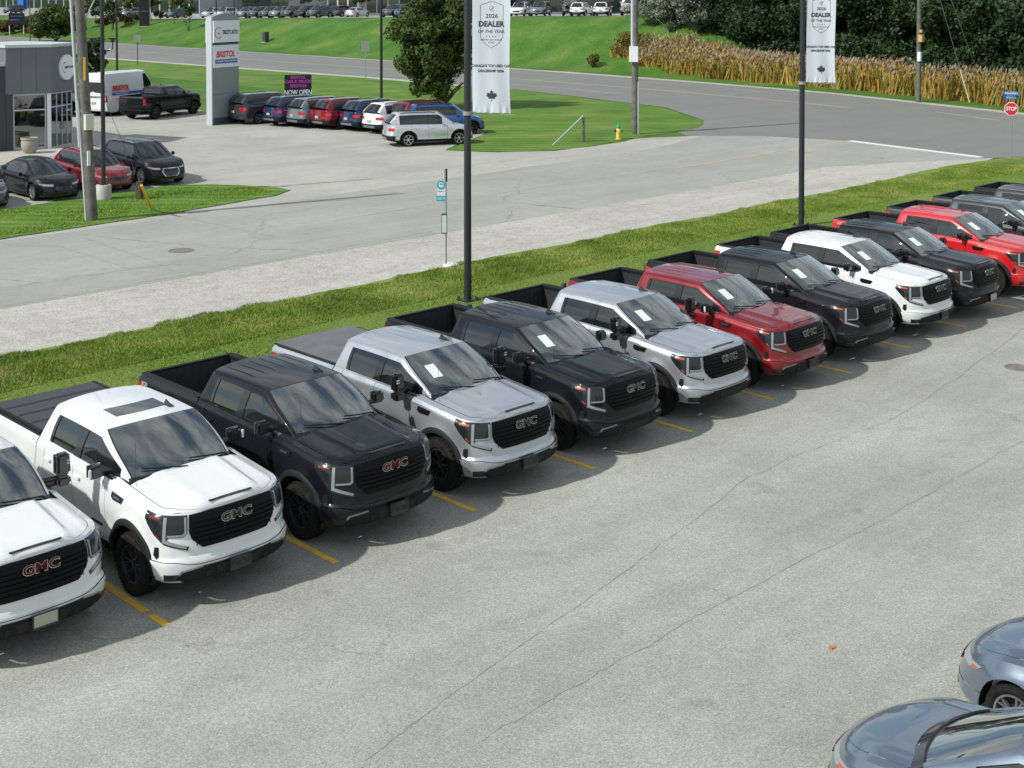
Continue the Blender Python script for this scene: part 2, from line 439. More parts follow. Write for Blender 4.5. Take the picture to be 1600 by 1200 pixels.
def sheet(name, poly, dz, m, step=None, kind='structure', jag=0, flat=True, parent=None, seed=1):
    rnd = random.Random(seed); pts = []
    n = len(poly)
    for i in range(n):
        a, b = Vector(poly[i]), Vector(poly[(i+1) % n]); L = (b-a).length
        k = max(1, int(L/.35)) if jag and L < 90 else 1
        nr = Vector((-(b-a).y, (b-a).x)).normalized() if L else Vector((0, 0)); o = 0
        for j in range(k):
            o = .75*o+rnd.gauss(0, jag) if jag else 0
            q = a+(b-a)*j/k; pts.append((q.x+nr.x*o*(j > 0), q.y+nr.y*o*(j > 0)))
    bm = bmesh.new(); vs = [bm.verts.new((x, y, 0)) for x, y in pts]
    for i in range(len(vs)): bm.edges.new((vs[i], vs[(i+1) % len(vs)]))
    bmesh.ops.triangle_fill(bm, use_beauty=True, edges=bm.edges[:], normal=(0, 0, 1))
    if step:
        for ax in (0, 1):
            lo = min(p[ax] for p in pts); hi = max(p[ax] for p in pts); k = math.ceil(lo/step)*step
            while k < hi:
                co = [0, 0, 0]; no = [0, 0, 0]; co[ax] = k; no[ax] = 1
                bmesh.ops.bisect_plane(bm, geom=bm.verts[:]+bm.edges[:]+bm.faces[:], plane_co=co, plane_no=no, dist=1e-5); k += step
    for v in bm.verts: v.co.z = (0 if flat else terr(v.co.x, v.co.y))+dz
    bmesh.ops.recalc_face_normals(bm, faces=bm.faces[:])
    me = bpy.data.meshes.new(name); bm.to_mesh(me); bm.free()
    if sum(p.normal.z for p in me.polygons) < 0: me.flip_normals()
    me.materials.append(m); o = obj(name, me, parent)
    if kind and not parent: o['kind'] = kind
    return o
# ground materials
def asphalt(name, base, var=.12, speck=.35, warm=0, crack=.5, stain=.25, cscale=.16, seed=0):
    m, n, b = new_mat(name); L = n.links.new
    t = N(n, 'ShaderNodeTexCoord'); mpn = N(n, 'ShaderNodeMapping'); mpn.inputs['Location'].default_value = (seed*17.3, seed*5.1, 0)
    L(t.outputs['Object'], mpn.inputs[0]); V = mpn.outputs[0]
    def ramp(src, p0, p1, a, c):
        r = N(n, 'ShaderNodeMapRange'); r.inputs[1].default_value = p0; r.inputs[2].default_value = p1; r.inputs[3].default_value = a; r.inputs[4].default_value = c
        L(src, r.inputs[0]); return r.outputs[0]
    def mulv(a, c):
        q = N(n, 'ShaderNodeMath', operation='MULTIPLY'); L(a, q.inputs[0]); L(c, q.inputs[1]); return q.outputs[0]
    big = N(n, 'ShaderNodeTexNoise', Scale=.22, Detail=7, Roughness=.62); L(V, big.inputs['Vector'])
    mid = N(n, 'ShaderNodeTexNoise', Scale=2.6, Detail=6, Roughness=.7); L(V, mid.inputs['Vector'])
    fine = N(n, 'ShaderNodeTexNoise', Scale=42, Detail=3, Roughness=.75); L(V, fine.inputs['Vector'])
    vo = N(n, 'ShaderNodeTexVoronoi', Scale=75); L(V, vo.inputs['Vector'])
    sep = N(n, 'ShaderNodeSeparateColor'); L(vo.outputs['Color'], sep.inputs[0])
    f = mulv(ramp(big.outputs[0], .3, .7, 1-stain*.55, 1+stain*.35), ramp(mid.outputs[0], .3, .7, 1-var, 1+var))
    f = mulv(f, ramp(fine.outputs[0], .3, .72, 1-speck*.6, 1+speck*.6)); f = mulv(f, ramp(sep.outputs[0], 0, 1, 1-speck*.55, 1+speck*.55))
    sm = N(n, 'ShaderNodeMapping'); sm.inputs['Scale'].default_value = (.035, 1.1, 1); L(V, sm.inputs[0]); sn = N(n, 'ShaderNodeTexNoise', Scale=1.0, Detail=4, Roughness=.6); L(sm.outputs[0], sn.inputs['Vector'])
    f = mulv(f, ramp(sn.outputs[0], .3, .7, 1-stain*.28, 1+stain*.22))
    sp = N(n, 'ShaderNodeTexNoise', Scale=1.15, Detail=2, Roughness=.5); L(V, sp.inputs['Vector']); f = mulv(f, ramp(sp.outputs[0], .66, .78, 1, 1-stain*.7))
    if crack:
        dn = N(n, 'ShaderNodeTexNoise', Scale=.9, Detail=6, Roughness=.65); L(V, dn.inputs['Vector'])
        vm = N(n, 'ShaderNodeVectorMath', operation='MULTIPLY_ADD'); vm.inputs[1].default_value = (1.5, 1.5, 0)
        L(dn.outputs['Color'], vm.inputs[0]); L(V, vm.inputs[2])
        cv = N(n, 'ShaderNodeTexVoronoi', Scale=cscale, feature='DISTANCE_TO_EDGE'); L(vm.outputs[0], cv.inputs['Vector'])
        gate = ramp(big.outputs[0], .44, .58, 0, 1)
        c = ramp(cv.outputs['Distance'], .0006, .0040, 1, 0); c = mulv(c, gate)
        one = N(n, 'ShaderNodeMath', operation='MULTIPLY_ADD'); one.inputs[1].default_value = -crack; one.inputs[2].default_value = 1; L(c, one.inputs[0]); f = mulv(f, one.outputs[0])
    col = N(n, 'ShaderNodeVectorMath', operation='SCALE'); col.inputs[0].default_value = base; L(f, col.inputs['Scale'])
    L(col.outputs[0], b.inputs['Base Color']); b.inputs['Roughness'].default_value = .88; b.inputs['Specular IOR Level'].default_value = .3
    bp = N(n, 'ShaderNodeBump', Strength=.35, Distance=.012); L(fine.outputs[0], bp.inputs['Height']); L(bp.outputs[0], b.inputs['Normal'])
    return m
def grassmat(name, a, c, d, stripe=None, scale=.5, fine=30):
    m, n, b = new_mat(name); L = n.links.new
    t = N(n, 'ShaderNodeTexCoord'); V = t.outputs['Object']
    n1 = N(n, 'ShaderNodeTexNoise', Scale=scale, Detail=6, Roughness=.62); L(V, n1.inputs['Vector'])
    n2 = N(n, 'ShaderNodeTexNoise', Scale=fine, Detail=3, Roughness=.7)
    mp_ = N(n, 'ShaderNodeMapping'); mp_.inputs['Scale'].default_value = (1, 1, .2); L(V, mp_.inputs[0]); L(mp_.outputs[0], n2.inputs['Vector'])
    r = N(n, 'ShaderNodeValToRGB'); e = r.color_ramp.elements; e[0].position = .30; e[0].color = c4(a); e[1].position = .72; e[1].color = c4(d)
    x = r.color_ramp.elements.new(.5); x.color = c4(c); L(n1.outputs[0], r.inputs[0])
    mr = N(n, 'ShaderNodeMapRange'); mr.inputs[1].default_value = .25; mr.inputs[2].default_value = .75; mr.inputs[3].default_value = .62; mr.inputs[4].default_value = 1.35; L(n2.outputs[0], mr.inputs[0])
    sc = N(n, 'ShaderNodeVectorMath', operation='SCALE'); L(r.outputs[0], sc.inputs[0]); L(mr.outputs[0], sc.inputs['Scale']); last = sc.outputs[0]
    if stripe:
        wv = N(n, 'ShaderNodeTexWave', Scale=stripe[0], Distortion=1.5, Detail=2); wv.bands_direction = stripe[1]; L(V, wv.inputs['Vector'])
        m2 = N(n, 'ShaderNodeMapRange'); m2.inputs[3].default_value = .80; m2.inputs[4].default_value = 1.18; L(wv.outputs[0], m2.inputs[0])
        s2 = N(n, 'ShaderNodeVectorMath', operation='SCALE'); L(last, s2.inputs[0]); L(m2.outputs[0], s2.inputs['Scale']); last = s2.outputs[0]
    L(last, b.inputs['Base Color']); b.inputs['Roughness'].default_value = .8; b.inputs['Specular IOR Level'].default_value = .2
    bp = N(n, 'ShaderNodeBump', Strength=.6, Distance=.05); L(n2.outputs[0], bp.inputs['Height']); L(bp.outputs[0], b.inputs['Normal'])
    return m
M['lot'] = asphalt('parking lot asphalt', (.312, .320, .284), .06, .40, crack=.35, stain=.34, cscale=.10)
M['oldroad'] = asphalt('old grey road', (.295, .303, .275), .06, .22, crack=.45, stain=.22, cscale=.13, seed=2)
M['newroad'] = asphalt('darker new road', (.178, .182, .176), .04, .18, crack=0, stain=.14, seed=3)
M['gravel'] = asphalt('pale gravel', (.385, .382, .342), .16, .85, crack=0, stain=.25, seed=4)
M['forecourt'] = asphalt('pale worn forecourt', (.345, .348, .315), .07, .2, crack=.35, stain=.3, cscale=.2, seed=5)
M['paving'] = asphalt('pavement concrete', (.42, .41, .37), .05, .12, crack=.3, stain=.15, seed=6)
M['grassblade'] = grassmat('meadow grass blades', (.09, .155, .022), (.18, .26, .04), (.36, .36, .12), scale=.5, fine=22)
M['mownblade'] = grassmat('mown grass blades', (.11, .20, .02), (.16, .27, .03), (.23, .30, .06), scale=.4, fine=16)
M['grass'] = grassmat('meadow grass', (.075, .125, .022), (.13, .20, .035), (.24, .26, .08), scale=.42, fine=22)
M['mown'] = grassmat('mown grass', (.08, .135, .024), (.115, .175, .032), (.17, .205, .055), scale=.25, fine=16)
M['hillgrass'] = grassmat('hill grass', (.035, .095, .012), (.055, .138, .018), (.13, .17, .04), scale=.22, fine=5)
M['island'] = grassmat('island grass', (.06, .13, .016), (.09, .18, .024), (.17, .21, .055), stripe=(.55, 'DIAGONAL'), scale=.3, fine=10)
M['yellowp'] = mat('worn yellow paint', (.78, .46, .035), .7, col2=(.52, .36, .09), scale=7, mixpos=(.45, .7))
M['fadey'] = mat('faded yellow paint', (.48, .38, .16), .8, col2=(.34, .32, .22), scale=2)
M['whitep'] = mat('white road paint', (.70, .71, .70), .7, col2=(.55, .56, .55), scale=4)
M['fadew'] = mat('faded white paint', (.42, .43, .43), .8, col2=(.28, .29, .29), scale=1.2)
# terrain
bm = bmesh.new(); xs = list(np.arange(-120, 60, 20))+list(np.arange(60, 120, 2.0))+list(np.arange(120, 700, 20)); ys = list(np.arange(-200, 50, 20))+list(np.arange(50, 100, 3.0))+list(np.arange(100, 900, 20))
P = [[bm.verts.new((x, y, terr(x, y))) for y in ys] for x in xs]
for i in range(len(xs)-1):
    for j in range(len(ys)-1):
        f = bm.faces.new((P[i][j], P[i+1][j], P[i+1][j+1], P[i][j+1])); f.smooth = True
me = bpy.data.meshes.new('ground'); bm.to_mesh(me); bm.free(); me.materials.append(M['hillgrass']); tag(obj('ground', me), kind='structure')
sheet('parking_lot', [(-60, -60), (58, -60), (58, 20.2), (54, 22.3), (-60, 22.3)], .008, M['lot'], jag=.02)
sheet('verge', [(-60, 22.3), (54, 22.3), (57.8, 24.0), (61.6, 26.5), (61.0, 28.6), (57, 29.3), (50, 29.0), (26, 28.9), (17, 28.7), (-60, 28.7)], .012, M['grass'], jag=.05, seed=3)
sheet('mown_strip', [(-60, 22.5), (53, 22.5), (57, 24.4), (56, 26.3), (-60, 26.2)], .016, M['mown'], jag=.06, seed=4)
sheet('gravel_shoulder', [(-60, 27.9), (57, 28.6), (60.3, 29.2), (59.9, 30.2), (56.5, 32.6), (54, 33.3), (-60, 33.3)], .004, M['gravel'], jag=.0)
sheet('side_road', [(-60, 33.0), (52, 33.0), (55.5, 31.6), (59.9, 29.3), (61.6, 37.9), (60.0, 42.6), (58.0, 44.7), (52, 42.9), (30, 41.9), (-60, 41.3)], .008, M['oldroad'], jag=.03, seed=5)
sheet('forecourt', [(-60, 41.0), (40, 41.0), (55, 41.8), (58.4, 44.6), (54.6, 46.3), (51, 45.7), (47.4, 45.6), (45.0, 47.2), (43.6, 49.6), (46.5, 51.6), (50.4, 53.9), (53, 60), (57.1, 71.2), (51, 72.6), (46.4, 74.4), (46.4, 77.8), (40, 84), (20, 92), (-60, 92)], .004, M['forecourt'], jag=.04, seed=6)
sheet('main_road', [(91.8, 420), (91.7, 139), (91.1, 91), (89.6, 72), (87.6, 56), (81.8, 38), (74, 20), (66, 4), (56, -16), (40, -16), (52, 8), (58.3, 23), (61.2, 28.4), (59.9, 29.4), (61.5, 37.9), (60, 42.7), (57.2, 45.2), (58.5, 46.9), (61.2, 47.5), (62.8, 48.4), (64.6, 49.7), (69.7, 56.8), (73.4, 74.5), (74.4, 94), (73.8, 111), (73, 136), (73, 420)], .012, M['newroad'], jag=.0)
sheet('gravel_edge', [(91.6, 420), (91.5, 139), (90.9, 91), (89.4, 72), (87.5, 56), (81.7, 38), (74, 20), (75.2, 20), (83, 38), (88.6, 56), (90.8, 72), (92.5, 91), (93.2, 139), (93.2, 420)], .006, M['gravel'], jag=.0)
sheet('gravel_edge', [(73.2, 420), (73.2, 136), (74, 111), (74.6, 94), (73.6, 80), (72.2, 80), (72.9, 94), (72.3, 111), (71.4, 136), (71.4, 420)], .005, M['gravel'], jag=.0)
sheet('grass_island', [(-60, 42.2), (18, 42.1), (25, 42.7), (29.4, 43.4), (30.7, 44.2), (30.6, 45.5), (29.3, 47.6), (27.8, 48.6), (24, 48.2), (20, 47.5), (-60, 47.5)], .03, M['island'], jag=.02, seed=9)
sheet('grass_island', [(54.6, 46.4), (51, 45.8), (47.5, 45.7), (45.1, 47.3), (43.8, 49.5), (46.6, 51.5), (50.6, 53.9), (53.1, 60), (57.2, 71.2), (60, 92), (60, 136), (71.6, 136), (72.4, 111), (73.0, 94), (72.6, 80), (73.2, 74.5), (69.4, 56.9), (64.6, 49.8), (62.9, 48.5), (61.2, 47.5), (58.5, 46.85)], .018, M['island'], jag=.04, seed=10)
sheet('pavement', [(10, 58.2), (27, 60.6), (31.4, 61.9), (35.2, 64.6), (35.2, 70), (10, 70)], .012, M['paving'])
sheet('terrace_lot', [(107.9, 80), (107.9, 330), (260, 330), (260, 80)], .03, M['oldroad'], step=20, flat=False)
# painted lines
def strip(name, pts, wd, dz, m):
    Lp, Rp = [], []
    for i, p in enumerate(pts):
        a = Vector(pts[max(0, i-1)]); b = Vector(pts[min(len(pts)-1, i+1)]); d = (b-a).normalized(); nn = Vector((-d.y, d.x))*wd/2
        Lp.append((p[0]+nn.x, p[1]+nn.y)); Rp.append((p[0]-nn.x, p[1]-nn.y))
    mb = MB(); mb.grid([[(a[0], a[1], dz), (b[0], b[1], dz)] for a, b in zip(Lp, Rp)]); o = mb.build(name, m, angle=0); o['kind'] = 'structure'
    for q in o.data.polygons:
        if q.normal.z < 0: o.data.flip_normals(); break
    return o
for k in range(-1, 16):
    x = 8.55+2.657*k
    if k == 0:
        strip('stall_line', [(x, 21.2), (x, 15.62)], .105, .012, M['yellowp']); strip('stall_line', [(x, 15.50), (x, 15.10)], .105, .012, M['yellowp'])
    else: strip('stall_line', [(x, 21.2), (x, 15.02+RNG.uniform(-.06, .06))], .105, .012, M['yellowp'])
strip('stop_line', [(61.45, 37.75), (60.0, 29.7)], .52, .017, M['whitep'])
strip('centre_line', [(46.8, 37.5), (55, 37.7), (61.3, 37.9)], .13, .013, M['fadey'])
for o_ in (-.13, .13):
    strip('centre_line', [(81.9+o_, 300), (82.2+o_, 136), (82.4+o_, 112), (81.9+o_, 86), (81.2+o_, 70), (79.3+o_, 53), (78.2+o_, 48)], .12, .017, M['fadey'])
strip('lane_line', [(76.3, 200), (76.3, 112), (77.0, 92), (76.9, 74), (76.0, 66)], .12, .017, M['fadew'])
strip('lane_line', [(88.6, 200), (88.4, 112), (88.2, 92), (86.6, 66), (84.5, 56)], .1, .017, M['fadew'])
strip('lane_line', [(79.6, 42.5), (77.2, 37)], .13, .017, M['fadew'])
# sealed cracks of the lot (thin, slightly raised tar and grit) and a drain cover
def crack(name, pts, wd, m, seed, dz=.0125, n=26):
    rnd = random.Random(seed); P = []; o = 0
    for a, b in zip(pts[:-1], pts[1:]):
        a, b = Vector(a), Vector(b)
        for j in range(n):
            o = .82*o+rnd.gauss(0, .012); d = (b-a).normalized(); q = a+(b-a)*j/n+Vector((-d.y, d.x))*o; P.append((q.x, q.y))
    mb = MB(); G_ = []
    for i in range(len(P)-1):
        d = (Vector(P[i+1])-Vector(P[i])).normalized(); w_ = wd*rnd.uniform(.15, 1)/2
        G_.append([(P[i][0]-d.y*w_, P[i][1]+d.x*w_, dz), (P[i][0]+d.y*w_, P[i][1]-d.x*w_, dz)])
    mb.grid(G_); o_ = mb.build(name, m, angle=0); o_['kind'] = 'structure'
M['tar'] = mat('dark grit in a crack', (.22, .222, .19), .9, col2=(.30, .302, .262), scale=3)
def g2(px, py): v = at(px, py, 0); return (v.x, v.y)
crack('pavement_crack', [g2(1600, 512), g2(1500, 590), g2(1400, 655), g2(1250, 710), g2(1165, 750), g2(1000, 880), g2(700, 1090), g2(560, 1200)], .013, M['tar'], 3)
crack('pavement_crack', [g2(1600, 690), g2(1400, 800), g2(1150, 930), g2(960, 1035), g2(720, 1180)], .011, M['tar'], 5)
crack('pavement_crack', [g2(0, 385), g2(90, 385), g2(200, 420), g2(290, 412)], .05, M['tar'], 8)
crack('pavement_crack', [g2(130, 372), g2(240, 408), g2(300, 440)], .05, M['tar'], 9)
crack('pavement_crack', [g2(520, 345), g2(800, 300), g2(1060, 262)], .06, M['tar'], 10)
crack('pavement_crack', [g2(0, 480), g2(350, 420), g2(700, 358)], .05, M['tar'], 11)
def cover(px, py, r, label):
    p = at(px, py, 0); mb = MB(); mb.lathe([(.001, .0), (r, 0), (r+.01, -.01)], n=20); mb.lathe([(r+.012, -.01), (r+.012, .002), (r+.07, .002), (r+.08, -.01)], n=20)
    for i in range(-3, 4): h = math.sqrt(max(.01, r*r-(i*r/4)**2))*.9; mb.box(i*r/4-.02, i*r/4+.02, -h, h, 0, .006)
    o = mb.build('manhole_cover', mat('worn iron', (.13, .125, .11), .7, col2=(.19, .18, .155), scale=8), angle=0); o.location = (p.x, p.y, .014); tag(o, label, 'manhole cover')
cover(283, 392, .33, 'round iron manhole cover in the near lane of the side road')
cover(1590, 575, .2, 'round drain cover in the parking lot at the right edge, where a crack begins')
# ---------------------------------------------------------------- grass blades
def quads(name, Q, m, tri=False):
    n = len(Q); k = Q.shape[1]; me = bpy.data.meshes.new(name)
    me.vertices.add(n*k); me.vertices.foreach_set('co', Q.reshape(-1).astype(np.float32))
    me.loops.add(n*k); me.loops.foreach_set('vertex_index', np.arange(n*k, dtype=np.int32))
    me.polygons.add(n); me.polygons.foreach_set('loop_start', np.arange(0, n*k, k, dtype=np.int32)); me.polygons.foreach_set('loop_total', np.full(n, k, dtype=np.int32))
    me.update(calc_edges=True); me.materials.append(m); return me
def blades(name, x0, x1, yf0, yf1, n, h, wd, m, bias=1, thr=None, z0=.012):
    u = RNG.random(n)**bias; X = x0+(x1-x0)*u; y0 = yf0(X); y1 = yf1(X); Y = y0+(y1-y0)*RNG.random(n)
    H_ = h*RNG.uniform(.5, 1.3, n)*(1+.5*np.sin(X*.9)*np.sin(Y*1.3)); W_ = wd*RNG.uniform(.7, 1.4, n); a = RNG.uniform(0, math.pi, n); lx, ly = RNG.normal(0, .45, n)*H_, RNG.normal(0, .45, n)*H_
    Q = np.zeros((n, 3, 3)); Q[:, 0] = np.c_[X-np.cos(a)*W_, Y-np.sin(a)*W_, np.full(n, z0)]; Q[:, 1] = np.c_[X+np.cos(a)*W_, Y+np.sin(a)*W_, np.full(n, z0)]; Q[:, 2] = np.c_[X+lx, Y+ly, z0+H_]
    tag(obj(name, quads(name, Q, m)), kind='stuff')
F = lambda v: (lambda X: np.full_like(X, v))
edge = lambda X: 28.75+.18*np.sin(X*.8)+.1*np.sin(X*2.7)+.12*np.sin(X*5.1)
blades('verge_grass', 6, 58, F(26.1), edge, 230000, .058, .009, M['grassblade'], 1.5)
blades('mown_grass', 6, 57, F(22.5), F(26.2), 110000, .035, .009, M['mownblade'], 1.5)
blades('island_grass', 14, 29.9, lambda X: np.where(X > 25, 43.0+(X-25)*.24, 42.5), lambda X: np.where(X > 28.5, 46.8, 47.5), 26000, .06, .016, M['mownblade'])
def rside(X): return np.where(X < 54, 46.3, 46.6+(X-54)*.2)
# ---------------------------------------------------------------- trees
def leafmat(name, cols, tr=.25):
    m, n, b = new_mat(name); L = n.links.new
    g = N(n, 'ShaderNodeNewGeometry'); r = N(n, 'ShaderNodeValToRGB'); e = r.color_ramp.elements
    e[0].color = c4(cols[0]); e[1].color = c4(cols[-1])
    for i, c in enumerate(cols[1:-1]): x = e.new((i+1)/(len(cols)-1)); x.color = c4(c)
    oi = N(n, 'ShaderNodeObjectInfo'); ad = N(n, 'ShaderNodeMath', operation='MULTIPLY_ADD'); ad.inputs[1].default_value = .75; L(g.outputs['Random Per Island'], ad.inputs[0])
    mu = N(n, 'ShaderNodeMath', operation='MULTIPLY'); mu.inputs[1].default_value = .25; L(oi.outputs['Random'], mu.inputs[0]); L(mu.outputs[0], ad.inputs[2])
    L(ad.outputs[0], r.inputs[0]); L(r.outputs[0], b.inputs['Base Color']); b.inputs['Roughness'].default_value = .6; b.inputs['Specular IOR Level'].default_value = .3
    t = N(n, 'ShaderNodeBsdfTranslucent'); ms = N(n, 'ShaderNodeMixShader'); ms.inputs[0].default_value = tr; o = n.nodes['Material Output']
    L(r.outputs[0], t.inputs[0]); L(b.outputs[0], ms.inputs[1]); L(t.outputs[0], ms.inputs[2]); L(ms.outputs[0], o.inputs[0]); return m
M['leaf'] = leafmat('linden leaves', [(.018, .045, .010), (.035, .075, .014), (.06, .105, .02), (.11, .125, .025)])
M['leafdark'] = leafmat('dark woodland leaves', [(.008, .026, .010), (.016, .045, .015), (.032, .072, .019), (.075, .10, .026)])
M['leafyel'] = leafmat('yellowing leaves', [(.06, .08, .015), (.12, .13, .02), (.2, .17, .02)])
M['leafgrey'] = leafmat('silver green leaves', [(.15, .19, .14), (.25, .29, .22), (.36, .39, .30)], .4)
M['leafbrown'] = leafmat('autumn brown shrub', [(.05, .045, .015), (.09, .07, .02), (.14, .08, .02), (.05, .07, .015)])
M['bark'] = mat('bark', (.06, .05, .04), .9, col2=(.10, .085, .07), scale=6, bump=.6, bscale=20)
M['palebark'] = mat('pale bark', (.22, .21, .19), .9, col2=(.12, .11, .1), scale=6)
def crown_mesh(key, rx, rz, zc, nl, leaf, clumps, m, seed, cone=0, open_=.35, low=None):
    def f():
        rg = np.random.default_rng(seed); C = []
        for i in range(clumps):
            d = rg.normal(size=3); d /= np.linalg.norm(d); rr = rg.uniform(.35, .86)
            c = d*rr*np.array([rx, rx, rz]); 
            if cone: k = 1-cone*max(0, c[2]/rz); c[:2] *= k
            if low is not None and c[2] < low*rz: c[2] = low*rz
            C.append((c, rg.uniform(.24, .42)*rx*(1-.4*abs(c[2])/rz)))
        Q = []; per = nl//clumps
        for c, r in C:
            d = rg.normal(size=(per, 3)); d /= np.linalg.norm(d, axis=1)[:, None]; rad = r*(1-rg.random(per)**1.6*.6)
            p = c+d*rad[:, None]*np.array([1, 1, .8]); p[:, 2] += zc
            nrm = d+rg.normal(0, .6, (per, 3)); nrm /= np.linalg.norm(nrm, axis=1)[:, None]
            a = np.cross(nrm, rg.normal(size=(per, 3))); a /= np.linalg.norm(a, axis=1)[:, None]; b = np.cross(nrm, a); s_ = leaf*rg.uniform(.6, 1.4, per)[:, None]
            q = np.stack([p-a*s_, p-b*s_*.55, p+a*s_, p+b*s_*.55], 1); Q.append(q)
        return quads('crown', np.concatenate(Q), m)
    return cached(('crown', key), f)
def trunk_mesh(key, h, r, limbs, rx, zc, m, seed, stems=1):
    def f():
        rn = random.Random(seed); mb = MB()
        for st in range(stems):
            bx, by = (0, 0) if stems == 1 else (rn.uniform(-.3, .3), rn.uniform(-.3, .3)); tx, ty = (rn.uniform(-.2, .2), rn.uniform(-.2, .2)) if stems == 1 else (rn.uniform(-.8, .8), rn.uniform(-.8, .8))
            pts = [Vector((bx, by, -.1)), Vector((bx+tx*.3, by+ty*.3, h*.35)), Vector((bx+tx, by+ty, h*.75)), Vector((tx*1.3, ty*1.3, h*1.15))]
            for i in range(3): mb.tube(pts[i], pts[i+1], r*(1-.28*i)/(stems**.5), r*(1-.28*(i+1))/(stems**.5), n=8)
        for i in range(limbs):
            t = rn.uniform(.4, 1.05); b = Vector((0, 0, h*t)); a = rn.uniform(0, 6.28); q = b+Vector((math.cos(a), math.sin(a), rn.uniform(.4, 1.2)))*rx*rn.uniform(.35, .7)
            mid = (b+q)/2+Vector((0, 0, .12)); mb.tube(b, mid, r*.4, r*.25, n=6); mb.tube(mid, q, r*.25, r*.08, n=5)
        return mb.mesh('trunk', m, 60)
    return cached(('trunk', key), f)
def tree(p, key, h, rx, label, cat='tree', group=None, leaf=.12, nl=5000, clumps=26, m='leaf', bark='bark', seed=1, trunk=.35, limbs=8, cone=0, rz=0, sc=1, stems=1, r=.16, name='broadleaf_tree', low=None):
    o = empty(name, (p[0], p[1], p[2] if len(p) > 2 else terr(p[0], p[1])), rz); o.scale = (sc, sc, sc); tag(o, label, cat, group)
    ch = (h*(1-trunk))/2; zc = h-ch
    obj('trunk', trunk_mesh(key, h*trunk*1.5, r, limbs, rx, zc, M[bark], seed, stems), o)
    obj('crown', crown_mesh(key, rx, ch, zc, nl, leaf, clumps, M[m], seed, cone, low=low), o)
    return o
LT = tree((58.3, 66.3), 'linden', 9.6, 3.15, 'large dense green linden-like tree on the lawn behind the parked row of cars', leaf=.13, nl=34000, clumps=84, seed=4, trunk=.035, r=.17, limbs=10)

for c_ in LT.children:
    if c_.name.startswith('crown'): c_.location = (-.62, .62, 0)
# ================================================================ the full-size pickup
TZT = ss([(0, 1.235), (.12, 1.25), (.5, 1.27), (1.3, 1.335), (1.6, 1.37), (3.8, 1.42), (3.86, 1.42), (3.88, 1.44), (5.7, 1.44), (5.89, 1.425)])
TZB = ss([(0, .36), (.45, .38), (.5, .50), (5.3, .50), (5.5, .56), (5.89, .56)])
ARCH = [(.985, .44, .53), (4.73, .44, .53)]
F_Z = ss([(.36, -.03), (.42, .03), (.52, .055), (.63, .06), (.665, .05), (.70, .015), (.80, .015), (.95, 0), (1.1, -.02), (1.25, -.05)])
S_Z = ss([(.36, -.09), (.5, -.05), (.62, -.02), (.78, -.028), (.96, 0), (1.08, 0), (1.13, -.006), (1.25, -.022), (1.45, -.035)])
def toff(sh, a, x, y, z):
    wf = 1-sstep((y-.2)/.35); zt = sh.zt(y)
    o = F_Z(z)*wf+S_Z(z)*(1-wf)
    o -= .045*sstep(1-(zt-z)/.07)*(1-.3*wf)
    for yc, zc, R in ARCH:
        d = math.hypot(y-yc, z-zc); o += .038*(1-sstep((d-R)/.15))*(1 if z > .42 else .5)*(1-wf*.6)
    return o
TS = Shell(5.89, 1.015, .60, 2.6, .16, 4.5, TZT, TZB, toff, bow=.02)
def truck_svals():
    s = list(np.linspace(0, TS.sy(.5), 26)); y = .5
    ys = [.455, .4549]
    for yc, zc, R in ARCH:
        ys += [yc-R-.001, yc-R]+[yc+R*math.sin(t) for t in np.linspace(-1.5, 1.5, 21)]+[yc+R, yc+R+.001]
    ys += [1.56, 1.62, 1.70, 1.708, 1.9, 2.1, 2.3, 2.5, 2.68, 2.688, 2.85, 3.05, 3.25, 3.45, 3.60, 3.608, 3.7, 3.80, 3.865, 3.88, 3.95, 4.05, 5.35, 5.45, 5.55, 5.65, 5.73]
    s += [TS.sy(q) for q in ys if q > .5]
    s += list(np.linspace(TS.sy(5.735), TS.Smax, 16))
    return sorted(set(round(q, 5) for q in s))
TROWS = [.36, .40, .45, .50, .56, .60, .63, .655, .66, .67, .70, .74, .80, .86, .92, .98, 1.04, 1.10, 1.15, 1.20]
def warp(z, y):                                   # the bumper seam dips towards the middle
    k = 1-sstep((y-.04)/.14); return z-.055*k*float(np.interp(z, [.45, .655, .67, .98], [0, 1, 1, 0]))
def trows(y):
    zt = TZT(y); return [min(warp(z, y), zt-.03) for z in TROWS]+[1.20+(zt-1.20)*k if zt > 1.24 else zt-.03+.03*k for k in (.35, .6, .8, .92, 1)]
def tgroups(y, z, a, sg, j):
    if y < .5 and j < 7 and a < TS.sy(.5): return 'front_bumper', .012, 0
    if j == 7 and y < .46: return 'body', -.012, 1
    if abs(y-1.704) < .005 or abs(y-2.684) < .005 or abs(y-3.604) < .005: return ('body', -.010, 1) if z > .56 else ('body', 0, 0)
    if 3.866 < y < 3.88: return 'body', -.02, 1
    if z > .56 and 1.704 < y < 2.684: return ('front_door'+('L' if sg > 0 else 'R')), 0, 0
    if z > .56 and 2.684 < y < 3.604: return ('rear_door'+('L' if sg > 0 else 'R')), 0, 0
    if y > 5.75 and z > .80 and a > TS.sy(5.75): return 'tailgate', 0, 0
    if y > 5.6 and z < .66: return 'rear_bumper', .02, 0
    return 'body', 0, 0
def ttopz(t, x, y):
    e = abs(t)
    c = .085*sstep(y/.15)+.01*min(1, max(0, y-.15)); h = c*(1-e**3.2)
    if y < 1.6:
        w_ = .50-.07*(1-min(1, y/1.3)); k = sstep(y/.35)
        h += .026*k*(1-sstep((abs(x)-w_)/.05)); h -= .010*k*(1-sstep((abs(x)-w_*.55)/.1))
        h += .014*k*math.exp(-((abs(x)-.74)/.04)**2)
        h -= .012*math.exp(-((y-.19)/.02)**2)*(1 if abs(x) < .36 else 0)
    return h
